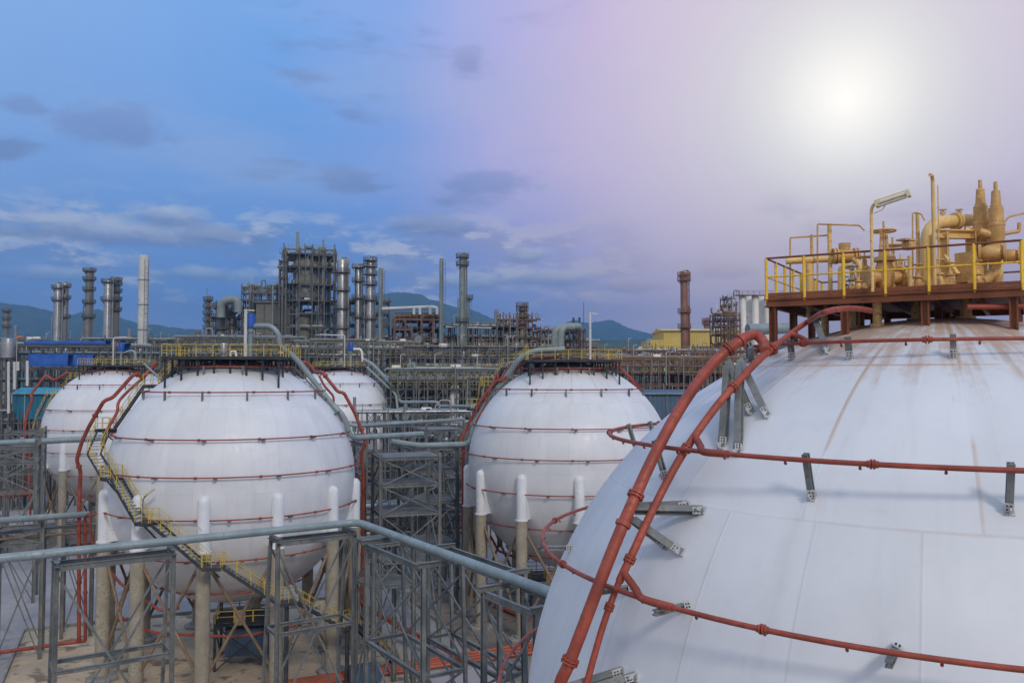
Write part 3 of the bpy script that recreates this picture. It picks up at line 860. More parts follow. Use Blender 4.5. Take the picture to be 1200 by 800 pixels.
pipe('tubing', 'hooked thin tan tubing beside the medium upright pipe', 'pipe', [P(1069.5, 350, 25.5), P(1069.5, 249, 25.5), P(1079, 250, 25.4), P(1083.5, 258, 25.3)], .025, 'flare_tinted_valve', .08, 8)
up_pipe('vent_pipe', 'tallest tan vent pipe with a hooked tip in the middle of the near deck', 1093, 212, 23.2, .05, extra=[(1092.5, 206, 23.1), (1090, 205, 23.0)])
up_pipe('lightning_rod', 'thin upright rod just right of the tallest vent pipe', 1099, 217, 23.6, .016, cat='rod')
hp = thing('header_pipe', 'fattest tan pipe bending over from upright to level in the middle of the near deck', 'pipe', P(1086, 350, 25.2))
a = P(1086, 262, 25.2)
MB().tube(fillet([V((a.x, a.y, ZD)), a, P(1146, 257, 25.9)], .62, 8), .19, 20).build('pipe_run', 'flare_tinted_pipe', hp)
q, w = P(1118, 259.5, 25.55), (P(1146, 257, 25.9) - a).normalized()
MB().tube([q, q + w * .06], .26, 20).tube([q + w * .09, q + w * .15], .26, 20).tube([q, q + w * .15], .22, 16).build('flange', 'flare_tinted_pipe', hp)
MB().tube([V((a.x, a.y, ZD + .02)), V((a.x, a.y, ZD + .1))], .3, 18).build('flange', 'flare_tinted_pipe', hp)
for x in (1105, 1124):
    q = P(x, 252, 25.5); v = thing('vent_valve', f'tiny tan vent valve on top of the level run of the fattest pipe, {"left one" if x < 1110 else "right one"}', 'valve', q)
    MB().tube([q - V((0, 0, .12)), q + V((0, 0, .14))], .035, 8).box(q + V((0, 0, .06)), (.14, .08, .08)).build('valve_body', 'flare_tinted_valve', v)
    MB().ring(q + V((0, 0, .16)), .09, .016, 16, 5).build('handwheel', 'flare_tinted_valve', v)
pf = thing('portal_structure', 'tan steel portal carrying the level run of the fattest pipe', 'steel structure', P(1120, 350, 25))
for x, Z in ((1105, 24.8), (1138, 25.2)):
    q = P(x, 272, Z); MB().hbeam((q.x, q.y, ZD), (q.x, q.y, q.z), .3, .3, U5, .04).build('frame_post', 'flare_tinted_pipe', pf)
MB().hbeam(P(1098, 274, 24.75), P(1143, 275, 25.25), .24, .26, t=.04).build('frame_beam', 'flare_tinted_pipe', pf)
MB().beam(P(1107, 300, 24.7), P(1122, 322, 24.2), .12, .12).build('diagonal_brace', 'flare_tinted_pipe', pf)
def relief_valve(label, x, Z, ytop):
    q = P(x, 300, Z); t = thing('relief_valve', label, 'valve', (q.x, q.y, ZD), 'tall relief valves at the right of the near deck')
    zz = lambda y: P(x, y, Z).z
    k = ytop
    c = V((q.x, q.y, 0))
    MB().lathe(c, [(.15, ZD), (.15, zz(k + 80))], 16).build('inlet_pipe', 'flare_tinted_pipe', t)
    for y in (k + 52,): MB().lathe(c, [(.02, zz(y)), (.235, zz(y)), (.235, zz(y - 2.5)), (.02, zz(y - 2.5))], 20, False).build('bonnet_flange', 'flare_tinted_valve', t)
    m = MB()
    for y in (k + 82, k + 76): m.lathe(c, [(.02, zz(y)), (.24, zz(y)), (.24, zz(y - 3)), (.02, zz(y - 3))], 20, False)
    for j in range(10):
        w = V((cos(j * pi / 5), sin(j * pi / 5), 0)) * .205
        m.tube([c + w + V((0, 0, zz(k + 84))), c + w + V((0, 0, zz(k + 71)))], .025, 5)
    m.build('flange', 'flare_tinted_valve', t)
    b = MB().lathe(c, [(.15, zz(k + 74)), (.22, zz(k + 66)), (.22, zz(k + 48)), (.16, zz(k + 46))], 18)
    b.tube([V((q.x, q.y, zz(k + 64))), V((q.x - .45, q.y + .1, zz(k + 58)))], .13, 14)
    b.build('valve_body', 'flare_tinted_valve', t)
    MB().lathe(c, [(.2, zz(k + 47)), (.2, zz(k + 31)), (.165, zz(k + 30)), (.165, zz(k + 28)), (.14, zz(k + 27)), (.115, zz(k + 11)), (.055, zz(k + 9.5)), (.05, zz(k)), (.01, zz(k))], 18).build('bonnet', 'flare_tinted_valve', t)
    return t
relief_valve('tall tan relief valve at the end of the fattest pipe, the taller of the pair', 1150.5, 25.2, 211)
relief_valve('tall tan relief valve nearer the right edge, the shorter of the pair', 1168.5, 24.6, 213)
cab = thing('control_cabinet', 'tan square cabinet standing below the level run of the fattest pipe', 'cabinet', P(1134, 330, 24.4))
c = P(1136, 314, 24.4)
MB().box(c, (.62, .5, .85), .55).build('cabinet_box', 'flare_tinted_valve', cab)
MB().box((c.x, c.y, (ZD + c.z - .43) / 2), (.3, .3, c.z - .43 - ZD), .55).build('cabinet_stand', 'flare_tinted_valve', cab)
for x, y, Z, r, lb in ((1163, 297, 24.2, .24, 'round flanged tan valve under the pair of tall relief valves'), (1180, 300, 24.9, .2, 'round flanged tan valve right below the shorter tall relief valve')):
    c = P(x, y, Z); t = thing('check_valve', lb, 'valve', c)
    m = MB().tube([c - U5 * .3, c - U5 * .15, c + U5 * .15, c + U5 * .3], [r * .7, r, r, r * .7], 18); m.build('valve_body', 'flare_tinted_valve', t)
    for k in (-.34, .28): MB().tube([c + U5 * k, c + U5 * (k + .06)], r * 1.25, 20).build('flange', 'flare_tinted_valve', t)
pipe('drain_pipe', 'tan pipe curving up from the deck under the round flanged valves', 'pipe', [V((P(1140, 340, 24.6).x, 24.6, ZD + .25)), P(1158, 325, 24.5), P(1166, 318, 24.4), P(1166, 302, 24.4)], .16, 'flare_tinted_pipe', .4, 16)
pipe('outlet_pipe', 'tan pipe leaving rightward from the round flanged valves beyond the frame', 'pipe', [P(1180, 300, 24.9), P(1240, 296, 25.2)], .12, 'flare_tinted_pipe')
pipe('tubing', 'thin brown rod slanting up right beside the shorter tall relief valve', 'pipe', [P(1176, 262, 24.6), P(1182, 254, 24.6), P(1215, 246, 24.9)], .03, 'flare_tinted_valve', .1, 8)
pipe('support_arm', 'brown level arm with an upturned tip right of the tall relief valves', 'bracket', [P(1158, 277, 24.8), P(1194, 271, 24.8), P(1194.5, 261, 24.8)], .055, 'flare_tinted_valve', .05, 8)
rnd = random.Random(4)
sp = [(990, 27.4, .5), (1000, 25.4, .55), (1024, 26.8, .6), (1056, 25.2, .65), (1076, 24.4, .5), (1100, 24.0, .55), (1114, 23.4, .45), (1126, 26, .6), (1146, 23.6, .5), (1061, 27.5, .7), (1006, 24.6, .4)]
for x, Z, s in sp:
    gate_valve('small tan valve crowded low on the near deck among pipes', x, Z, s, rnd.uniform(0, 3), rnd.choice(('flare_tinted_valve', 'bare_metal', 'flare_tinted_pipe')), True, 'small valves crowded on the near tank deck')
pipe('drain_pipe', 'low tan manifold pipe lying along the near deck behind the valves', 'pipe', [P(985, 343, 27.2), P(1060, 338, 26.2), P(1130, 333, 25.2)], .09, 'flare_tinted_pipe', flange=.9)
pipe('drain_pipe', 'looped tan bypass pipe behind the lamp post mast', 'pipe', [P(1008, 346, 25.6), P(1008, 320, 25.6), P(1034, 318, 25.2), P(1034, 345, 25.2)], .06, 'flare_tinted_pipe', .2)
pipe('drain_pipe', 'upright tan pipe loop left of the large gate valve', 'pipe', [P(985, 348, 26.4), P(985, 312, 26.4), P(999, 312, 26.2), P(999, 348, 26.2)], .085, 'flare_tinted_pipe', .2)
# ---------------------------------------------------------------- big grey overhead pipe and its trestles
K0, K1 = P(-60, 0, 1), None
def on_line(a, b, x):
    """point of line a-b seen at column x"""
    k = (x - 600) / FOC; d = b - a
    # camera-forward depth is y*cos+z*sin; close to y for these heights
    t = (k * a.y - a.x) / (d.x - k * d.y)
    return a + d * t
L0, LC, LE = P(0, 654, 50), P(418, 611, 62), P(640, 692, 42.3)
zt = (L0.z + LC.z + LE.z) / 3
for q in (L0, LC, LE): q.z = zt
LC = GZ(419, 611.5, zt); L0 = GZ(0, 654, zt); LE = GZ(640, 692, zt)
D1, D2 = (LC - L0).normalized(), (LE - LC).normalized()
LS, LT = L0 - D1 * 14, LE + D2 * 9
bigp = pipe('overhead_pipe', 'thick blue grey pipe crossing the whole left foreground and bending towards the near tank', 'pipe', [LS, LC, LT], .265, 'pipe_grey', 1.0, 22)
N1 = V((-D1.y, D1.x, 0)); N2 = V((-D2.y, D2.x, 0))
def trestle(label, a, b, nrm, z, wid=1.5, splay=2.2, hz=(.63,), mat='galv_steel', w=.27, xs=True, group='grey steel trestles under the overhead pipe', name='pipe_trestle', back=True):
    """two bents at a and b: an upright post in front, a splayed leg behind, braces between"""
    a, b = V((a.x, a.y, 0)), V((b.x, b.y, 0)); up = V((0, 0, 1))
    t = thing(name, label, 'trestle', (a + b) / 2, group)
    d = (b - a).normalized()
    for p in (a, b):
        MB().hbeam(p - nrm * wid * .5, p - nrm * wid * .5 + up * z, w, w, d, .04).box(p - nrm * wid * .5 + up * .1, (.9, .9, .2), atan2(d.y, d.x)).build('post', mat, t)
        if back: MB().hbeam(p + nrm * (wid * .5 + splay), p + nrm * wid * .5 + up * z, w * .8, w * .8, d, .04).build('splayed_leg', mat, t)
        MB().hbeam(p - nrm * (wid * .5 + .35) + up * (z + w * .4), p + nrm * (wid * .5 + .35) + up * (z + w * .4), .3, .3, t=.035).build('cross_beam', mat, t)
        for f in hz:
            MB().hbeam(p - nrm * wid * .5 + up * z * f, p + nrm * (wid * .5 + splay * (1 - f)) + up * z * f, .2, .2, t=.03).build('tie', mat, t)
    for k, s in ((-1, 0), (1, 1)):
        o = nrm * wid * .5 * k
        MB().hbeam(a + o + up * (z - .15) , b + o + up * (z - .15), .2, .34, t=.03).build('longitudinal_beam', mat, t)
        if k > 0 and not back: continue
        for f in hz:
            oo = o + (nrm * splay * (1 - f) if k > 0 else V((0, 0, 0)))
            MB().hbeam(a + oo + up * z * f, b + oo + up * z * f, .24, .24, t=.03).build('strut', mat, t)
        if xs:
            m = MB(); hs = [.28, .97] if len(hz) == 1 else [0.02] + sorted(hz) + [.96]
            for h0, h1 in zip(hs, hs[1:]):
                o0, o1 = [o + (nrm * splay * (1 - h) if k > 0 else V((0, 0, 0))) for h in (h0, h1)]
                m.beam(a + o0 + up * z * h0, b + o1 + up * z * h1, .13, .08, nrm)
                m.beam(b + o0 + up * z * h0 + nrm * .12, a + o1 + up * z * h1 + nrm * .12, .13, .08, nrm)
                c = (a + o0 + up * z * h0 + b + o1 + up * z * h1) / 2
                m.beam(c - d * .25, c + d * .25, .05, .5)
            m.build('diagonal_brace', mat, t)
    return t
ztop = zt - .265 - .38
z1 = lambda x: on_line(LS, LC, x)
z2 = lambda x: on_line(LC, LT, x)
trestle('grey steel trestle under the overhead pipe at the far left of the foreground', z1(70), z1(204), N1, ztop)
trestle('grey steel trestle in front of the stairway tank, just left of the pipe bend', z1(324), z1(412), N1, ztop)
trestle('grey steel trestle right after the pipe bend, the densest in braces', z2(452), z2(520), N2, ztop, 2.6, .6, (.3, .62), w=.26)
trestle('grey steel trestle partly hidden by the near tank', z2(590), z2(652), N2, ztop, 2.4, .4, (.3, .62))
trestle('inner trestle standing behind the densest braced one beyond the pipe bend', z2(452) + N2 * 4.2, z2(530) + N2 * 4.2, N2, ztop - .9, 1.8, .3, (.3, .62), w=.26)
# pipes sharing these trestles
pipe('overhead_pipe', 'thin grey pipe lying on the trestle beams beside the thick overhead pipe', 'pipe', [LS + N1 * 1.05 - V((0, 0, .25)), LC + N1 * 1.05 - D2 * 1.1 - V((0, 0, .25)), LT - N2 * -1.2 - V((0, 0, .25))], .09, 'galv_steel', .5, 8)

# ---------------------------------------------------------------- pipes between and beside the tanks
pipe('relief_pipe', 'thick grey pipe sliding down the right side of the stairway tank from its deck', 'pipe',
     [P(286, 382, 86), P(318, 382, 86), P(327, 392, 86), P(327, 405, 86), P(348, 421, 87), P(386, 470, 87.5), P(405, 490, 87.5), P(410, 513, 88), P(495, 508, 97)], .29, 'pipe_grey', 1.0, 16)
pipe('relief_pipe', 'medium grey pipe running level from the stairway tank to the middle tank', 'pipe', [P(404, 495, 92), P(416, 499, 92), P(543, 491, 104)], .2, 'pipe_grey', .6, 10)
pipe('relief_pipe', 'thick grey pipe dropping down the left side of the middle tank and turning left', 'pipe',
     [P(662, 409, 100), P(625, 411, 100), P(609, 420, 100.5), P(590, 446, 102), P(566, 478, 103), P(554, 496, 103), P(552, 520, 103), P(490, 522, 100), P(458, 517, 98)], .34, 'pipe_grey', 1.2, 16)
pipe('relief_pipe', 'thick pale grey upright pipe continuing down beside the middle tank to the ground', 'pipe', [P(551, 522, 103.6), P(548.5, 560, 103.6), V((P(547, 600, 103.6).x, 103.6, 1))], .40, 'pipe_grey', .8, 14)
pipe('relief_pipe', 'thin pale grey pipe left of the thick one on the middle tank shoulder', 'pipe',
     [P(640, 424, 104), P(606, 425, 104.5), P(598, 424, 105), P(586, 438, 106), P(566, 466, 108), P(556, 486, 108)], .17, 'pipe_grey', .5, 10)
pipe('relief_pipe', 'grey pipe stepping down behind the right side of the stairway tank past a drum', 'pipe',
     [P(426, 421, 176), P(436, 426, 176), P(466, 458, 174), P(468, 471, 172), P(512, 471, 168), P(516, 476, 168), P(555, 476, 160)], .36, 'pipe_grey', 1.0, 10)
pipe('relief_pipe', 'second thinner grey pipe parallel to the one stepping down past a drum', 'pipe', [P(430, 430, 175), P(464, 462, 172), P(466, 480, 170), P(520, 480, 165), P(548, 484, 160)], .22, 'pipe_grey', .8, 8)
pipe('overhead_pipe', 'grey pipe crossing in front of the farthest left tank', 'pipe', [P(-60, 522, 108), P(125, 513, 118)], .42, 'pipe_grey', n=12, flange=16)
pipe('overhead_pipe', 'upper of two low grey pipes at the left edge above the gravel', 'pipe', [P(-50, 613, 79), P(104, 602, 88)], .3, 'pipe_grey', n=12)
pipe('overhead_pipe', 'lower of two low grey pipes at the left edge above the gravel', 'pipe', [P(-50, 626, 81), P(112, 614, 90)], .16, 'galv_steel', n=8)
pipe('overhead_pipe', 'thin rusty pipe just under the low grey pipes at the left edge', 'pipe', [P(-50, 636, 81), P(112, 622, 90)], .12, 'brace_rust', n=8)
def ladder_run(label, pts, wid):
    """open cable ladder: two side rails and rungs"""
    pts = spline(pts, 6); t = thing('cable_ladder', label, 'cable ladder', min(pts, key=lambda p: p.z))
    m = MB()
    for k in (-1, 1):
        o = V((k * wid / 2, -k * wid * .3, 0))
        for a, b in zip(pts, pts[1:]): m.beam(a + o, b + o, .05, .16)
    m.cur = 1; o = V((wid / 2, -wid * .3, 0))
    for p, d in along(pts, .6): m.beam(p - o, p + o, .06, .06)
    m.build('ladder_run', ('plant_steel', 'galv_steel'), t)
ladder_run('dark cable ladder running down the right side of the stairway tank under the grey pipe', [P(340, 430, 86), P(362, 453, 86.6), P(384, 482, 87.2), P(399, 512, 87.8), P(406, 545, 88)], .9)
ladder_run('dark cable ladder on the upper right of the tank behind the stairway tank', [P(432, 434, 177), P(448, 449, 177), P(459, 468, 176.5), P(465, 490, 176)], 1.1)
ladder_run('rusty cable ladder on the upper right of the farthest left tank beyond the red riser', [P(172, 432, 150), P(187, 442, 149.5), P(199, 456, 149)], 1.0)
# saddles that hold the sliding relief pipe off the stairway tank
for x, y, lb in ((383, 466, 'upper'), (398, 482, 'lower')):
    q = P(x, y, 87.3); c = V((*TANKS[1], ZC)); n = (c - q).normalized(); e = c - n * 11.95
    s = V((-n.y, n.x, 0)).normalized() * .7
    tag(MB().beam(q, e + s, .14, .14).beam(q, e - s, .14, .14).beam(q - s * .6, q + s * .6, .12, .12).build('pipe_support', 'galv_steel'), f'{lb} of two V shaped grey supports under the pipe sliding down the stairway tank', 'pipe support')
# red deluge risers
def red(label, pts, r=.16, rad=.5, flange=None, name='riser_pipe'):
    return pipe(name, label, 'pipe', pts, r, 'red_pipe', rad, 10, flange=flange)
red('main red pipe bending down left of the stairway from tank top to the gravel', [P(184, 424, 87), P(177, 432, 87), P(166, 444, 86.5), P(164, 438, 86), P(156, 439, 85.5), P(132, 466, 85), P(122, 469, 85), P(104, 500, 85.5), P(96, 517, 86), P(89.5, 539, 86.5), P(94.5, 551, 87), P(92.5, 600, 87.5), P(92.5, 752, 88.5)], .19, .5, 6)
red('second red pipe along the upper stairway flights of the stairway tank', [P(166, 444, 86.5), P(149, 459, 85.8), P(138, 471, 85.3), P(138, 482, 85), P(124, 506, 84.6), P(119, 520, 83.5)], .15)
red('short upright red pipe beside the main red riser left of the stairway tank', [P(104, 602, 87), P(99.8, 606, 88), P(100, 750, 88.6)], .16, .4, 6)
red('short curved red drop pipe between the red risers and the stairway tank shell', [P(112, 602, 84), P(106, 604, 85), P(106, 624, 85.5), P(110, 638, 86), P(113, 650, 87)], .13, .4)
red('red pipe on the gravel from left edge to the foot of the red risers', [P(-60, 773, 80), P(0, 764, 84.5), P(78, 753, 88), P(101, 750, 88.8)], .2, .5, 9)
red('red pipe stepping down the right side of the stairway tank beside the thick grey pipe', [P(352, 424, 88), P(361, 425, 89), P(370, 437, 89), P(377, 435, 89), P(396, 459, 89), P(403, 460, 89), P(416, 484, 89.5), P(429, 518, 90), P(423, 530, 90.5), P(426, 560, 91), P(425, 640, 92.5), P(423, 706, 94), P(436, 714, 93), P(545, 774, 83)], .18, .5, 7)
red('second red drop pipe right of the stairway tank, ending at the ground line', [P(421, 556, 91.5), P(419, 572, 92), P(417.5, 640, 93), P(417, 703, 94.3), P(430, 712, 93.5), P(535, 778, 83.5)], .14, .5, 7)
red('small red loop pipe at the upper right of the stairway tank', [P(374, 440, 88), P(380, 452, 88), P(391, 464, 88.5), P(391, 473, 88.5), P(401, 494, 89)], .12, .3)
red('red pipe over the middle tank upper left, then straight down to the ground', [P(655, 418, 101), P(625, 420, 101.5), P(607, 430, 101.5), P(588, 446, 101.5), P(581, 432 + 14, 102), P(563, 470, 102.5), P(545, 504, 103), P(540, 517, 103), P(543, 524, 103), P(542.5, 600, 103.5), P(547, 688, 110)], .19, .5, 8)
red('second red pipe beside the left of the middle tank, ending at the same ground line', [P(556, 531, 102.6), P(550, 545, 103.5), P(549, 620, 106), P(550, 687, 111)], .15, .4, 8)
red('third thin red pipe inside the pair left of the middle tank', [P(555, 560, 104), P(553, 566, 104.4), P(551.5, 640, 106.5), P(552, 684, 111.4)], .1, .3)
red('thin crooked red pipe over the upper left shoulder of the middle tank', [P(598, 428, 101.8), P(584, 447, 101.8), P(583, 436, 101.8), P(572, 462, 102), P(571, 472, 102), P(560, 490, 102.2), P(556, 520, 102.4)], .1, .3)
red('upper red pipe along the ground from the middle tank risers towards the orange pipes', [P(547, 688, 110), P(556, 692, 108.5), P(620, 720, 100)], .2, .4, 6)
red('lower red pipe along the ground from the middle tank risers towards the orange pipes', [P(549, 692, 110), P(556, 696.5, 108), P(618, 726, 98.5)], .2, .4, 6)
red('red zigzag pipe at the upper left of the farthest left tank', [P(80, 436, 150), P(63, 446, 150), P(54, 439, 150), P(36, 462, 149), P(38, 468, 149), P(31, 487, 149), P(29, 502, 149), P(29.5, 540, 150)], .24, .6)
red('red pipe descending the right shoulder of the middle tank', [P(716, 424, 103), P(726, 430, 103), P(742, 447, 103.5), P(752, 462, 104), P(762, 482, 105), P(774, 500, 106)], .16, .4)
red('thin red pipe crossing over the right shoulder of the middle tank', [P(722, 426, 104), P(735, 438, 104), P(748, 450, 104.5), P(757, 470, 105)], .1, .3)
red('thick red fire main low on the gravel at the far left edge', [P(-40, 581, 152), P(44, 577, 160)], .55, .5, 14, 'fire_main')
red('left one of two upright red pipes rising from the far left fire main', [P(31, 576, 156), P(30, 512, 150)], .2, .3)
red('right one of two upright red pipes rising from the far left fire main', [P(35.5, 605, 152), P(35, 512, 150)], .2, .3)
for i, lb in enumerate(('rearmost', 'second from the rear', 'third from the rear', 'frontmost')):
    a, b = GZ(330, 799 + i * 2.4, .3), GZ(640, 751 + i * 3.6, .3)
    pipe('ground_pipe', f'orange red pipe lying on sleepers beneath the trestles, {lb} of the four', 'pipe', [a - (b - a) * .25, b + (b - a) * .5], .175, 'orange_pipe', n=10, group='four orange red pipes on the ground', flange=9)
a, b = GZ(330, 799, .3), GZ(640, 751, .3); d = (b - a).normalized()
for i in range(7):
    q = a + (b - a) * (i / 5.0 - .15); n = V((d.y, -d.x, 0))
    tag(MB().beam(V((q.x, q.y, .1)) - n * .8, V((q.x, q.y, .1)) + n * 3.2, .3, .16).build('pipe_sleeper', 'kerb_concrete'), 'low concrete sleeper carrying the four orange red ground pipes', 'sleeper', 'concrete sleepers under the orange pipes')
# red pipes at the foot of the tanks
red('red ring main low beneath the belly of the stairway tank', [V((-38, 84, 4.6)), V((-33, 79.5, 4.4)), V((-25, 79, 4.2)), V((-19, 83, 4.4)), V((-18, 90, 4.6))], .13, 1.5)
red('slanting red pipe under the middle tank among its columns', [P(575, 628, 104), P(584, 645, 103), P(610, 655, 101)], .14, .3)
red('slanting red pipe below the left underside of the stairway tank', [P(128, 668, 84), P(142, 684, 82), P(188, 715, 81), P(210, 712, 82)], .14, .3)

# ---------------------------------------------------------------- steel towers and gantries between the tanks
def tower(label, x0, x1, Z0, dep, levels, ytop, mat='galv_steel', cat='steel tower', ang=GA, name='steel_tower', deck=True, w=.34, group='open steel towers between the tanks', rail=False):
    a = P(x0, 440, Z0); a.z = 0
    u = V((cos(ang), sin(ang), 0)); v = V((-sin(ang), cos(ang), 0))
    k = (x1 - 600) / FOC; l = (k * a.y - a.x) / (u.x - k * u.y)
    zt_ = P(x0, ytop, Z0).z
    t = thing(name, label, cat, a, group)
    cor = [a, a + u * l, a + u * l + v * dep, a + v * dep]
    up = V((0, 0, 1)); zs = [max(.4, P(x0, y, Z0).z) for y in levels]
    for p in cor: MB().hbeam(p, p + up * zt_, w, w, u, .04).build('post', mat, t)
    prev = .1
    for z in sorted(zs):
        m = MB()
        for p, q in zip(cor, cor[1:] + cor[:1]): m.hbeam(p + up * z, q + up * z, .26, .3, t=.035)
        m.build('level_beams', mat, t)
        if deck: 
            MB().poly([c + (((cor[0] + cor[2]) / 2) - c) * .06 for c in cor], z + .16, z + .2).build('deck', mat, t)
        b = MB()
        for i, (p, q) in enumerate(zip(cor, cor[1:] + cor[:1])):
            b.beam(p + up * prev, q + up * z, .16, .1)
            if i % 2 == 0: b.beam(q + up * prev, p + up * z, .16, .1)
        b.build('diagonal_brace', mat, t)
        if rail and z == max(zs): railing(t, [c + up * (z + .2) for c in cor], closed=True, r=.05)
        prev = z
    return t
tower('tall three level steel tower with decks between the stairway tank and the middle tank', 447, 516, 88, 5.5, (538, 570, 604, 660), 532, ang=radians(18))
tower('steel tower with braces just right of the stairway tank under the thick grey pipe', 398, 428, 95, 5, (522, 560, 610), 514, deck=False)
tower('steel tower carrying the grey pipe junction left of the middle tank', 484, 536, 104, 6, (527, 552, 590, 640), 512, deck=True)
tower('low dark steel tower before the rack, right of the stacked drums', 500, 545, 128, 7, (505, 530, 560, 590), 496, deck=True)
tower('steel gantry at the left edge carrying the grey pipe before the farthest left tank', -30, 45, 104, 4.5, (526, 545, 580), 516, deck=False)
tower('second steel gantry behind the left edge one, nearer the farthest left tank', 8, 52, 126, 5, (508, 530, 556), 502, deck=False)
tower('low rusty footed steel gantry carrying the two low grey pipes at the left edge', 0, 54, 84, 3, (624, 640), 608, deck=False)
tower('low steel gantry by the red risers at the end of the two low grey pipes', 78, 112, 92, 3, (620, 645), 600, deck=False)
tower('small steel tower under the trestle pipe beyond the bend', 440, 486, 74, 4, (640, 690), 640, deck=True, ang=radians(33))
tower('pale steel portal between the red riser pair and the middle tank columns', 505, 537, 112, 5, (563, 600, 640), 556, deck=False, mat='concrete_column')
sk = tower('small dark equipment skid with yellow railings under the stairway tank belly', 256, 322, 82, 5, (733,), 720, mat='dark_steel', cat='equipment skid', name='equipment_skid', deck=True, w=.25, group='equipment skids', rail=True, ang=radians(12))
b_ = P(290, 725, 83.5); MB().box((b_.x, b_.y + 1, 2.4), (4.5, 2.2, 2.6), .2).build('enclosure', 'slate_wall', sk)
tower('small yellow railed skid under the right side of the middle tank', 622, 668, 101, 4, (680, ), 668, mat='dark_steel', cat='equipment skid', name='equipment_skid', deck=True, w=.25, group='equipment skids', rail=True, ang=radians(12))
cb = GZ(428, 792, 1.0); t = thing('equipment_box', 'blue grey metal box on short legs beside the orange red pipes', 'box', (cb.x, cb.y, 0))
MB().box((cb.x, cb.y, 1.3), (2.6, 1.4, 1.4), .4).build('enclosure', 'slate_wall', t)
m = MB()
for s in (-1, 1): m.box((cb.x + s * .9, cb.y + s * .35, .3), (.2, .9, .6), .4)
m.build('leg', 'dark_steel', t)
ll = thing('lamp_post', 'slim bracket lamp leaning out from the second stairway landing', 'lamp', P(167, 605, 74.5))
MB().tube(fillet([P(167, 610, 74.3), P(167.5, 584, 74.3), P(176, 576, 74.2)], .3), .05, 8).build('mast', 'galv_steel', ll)
MB().beam(P(168.5, 581, 74.2), P(181, 572.5, 74.0), .3, .14).build('fixture', 'lamp_metal', ll)
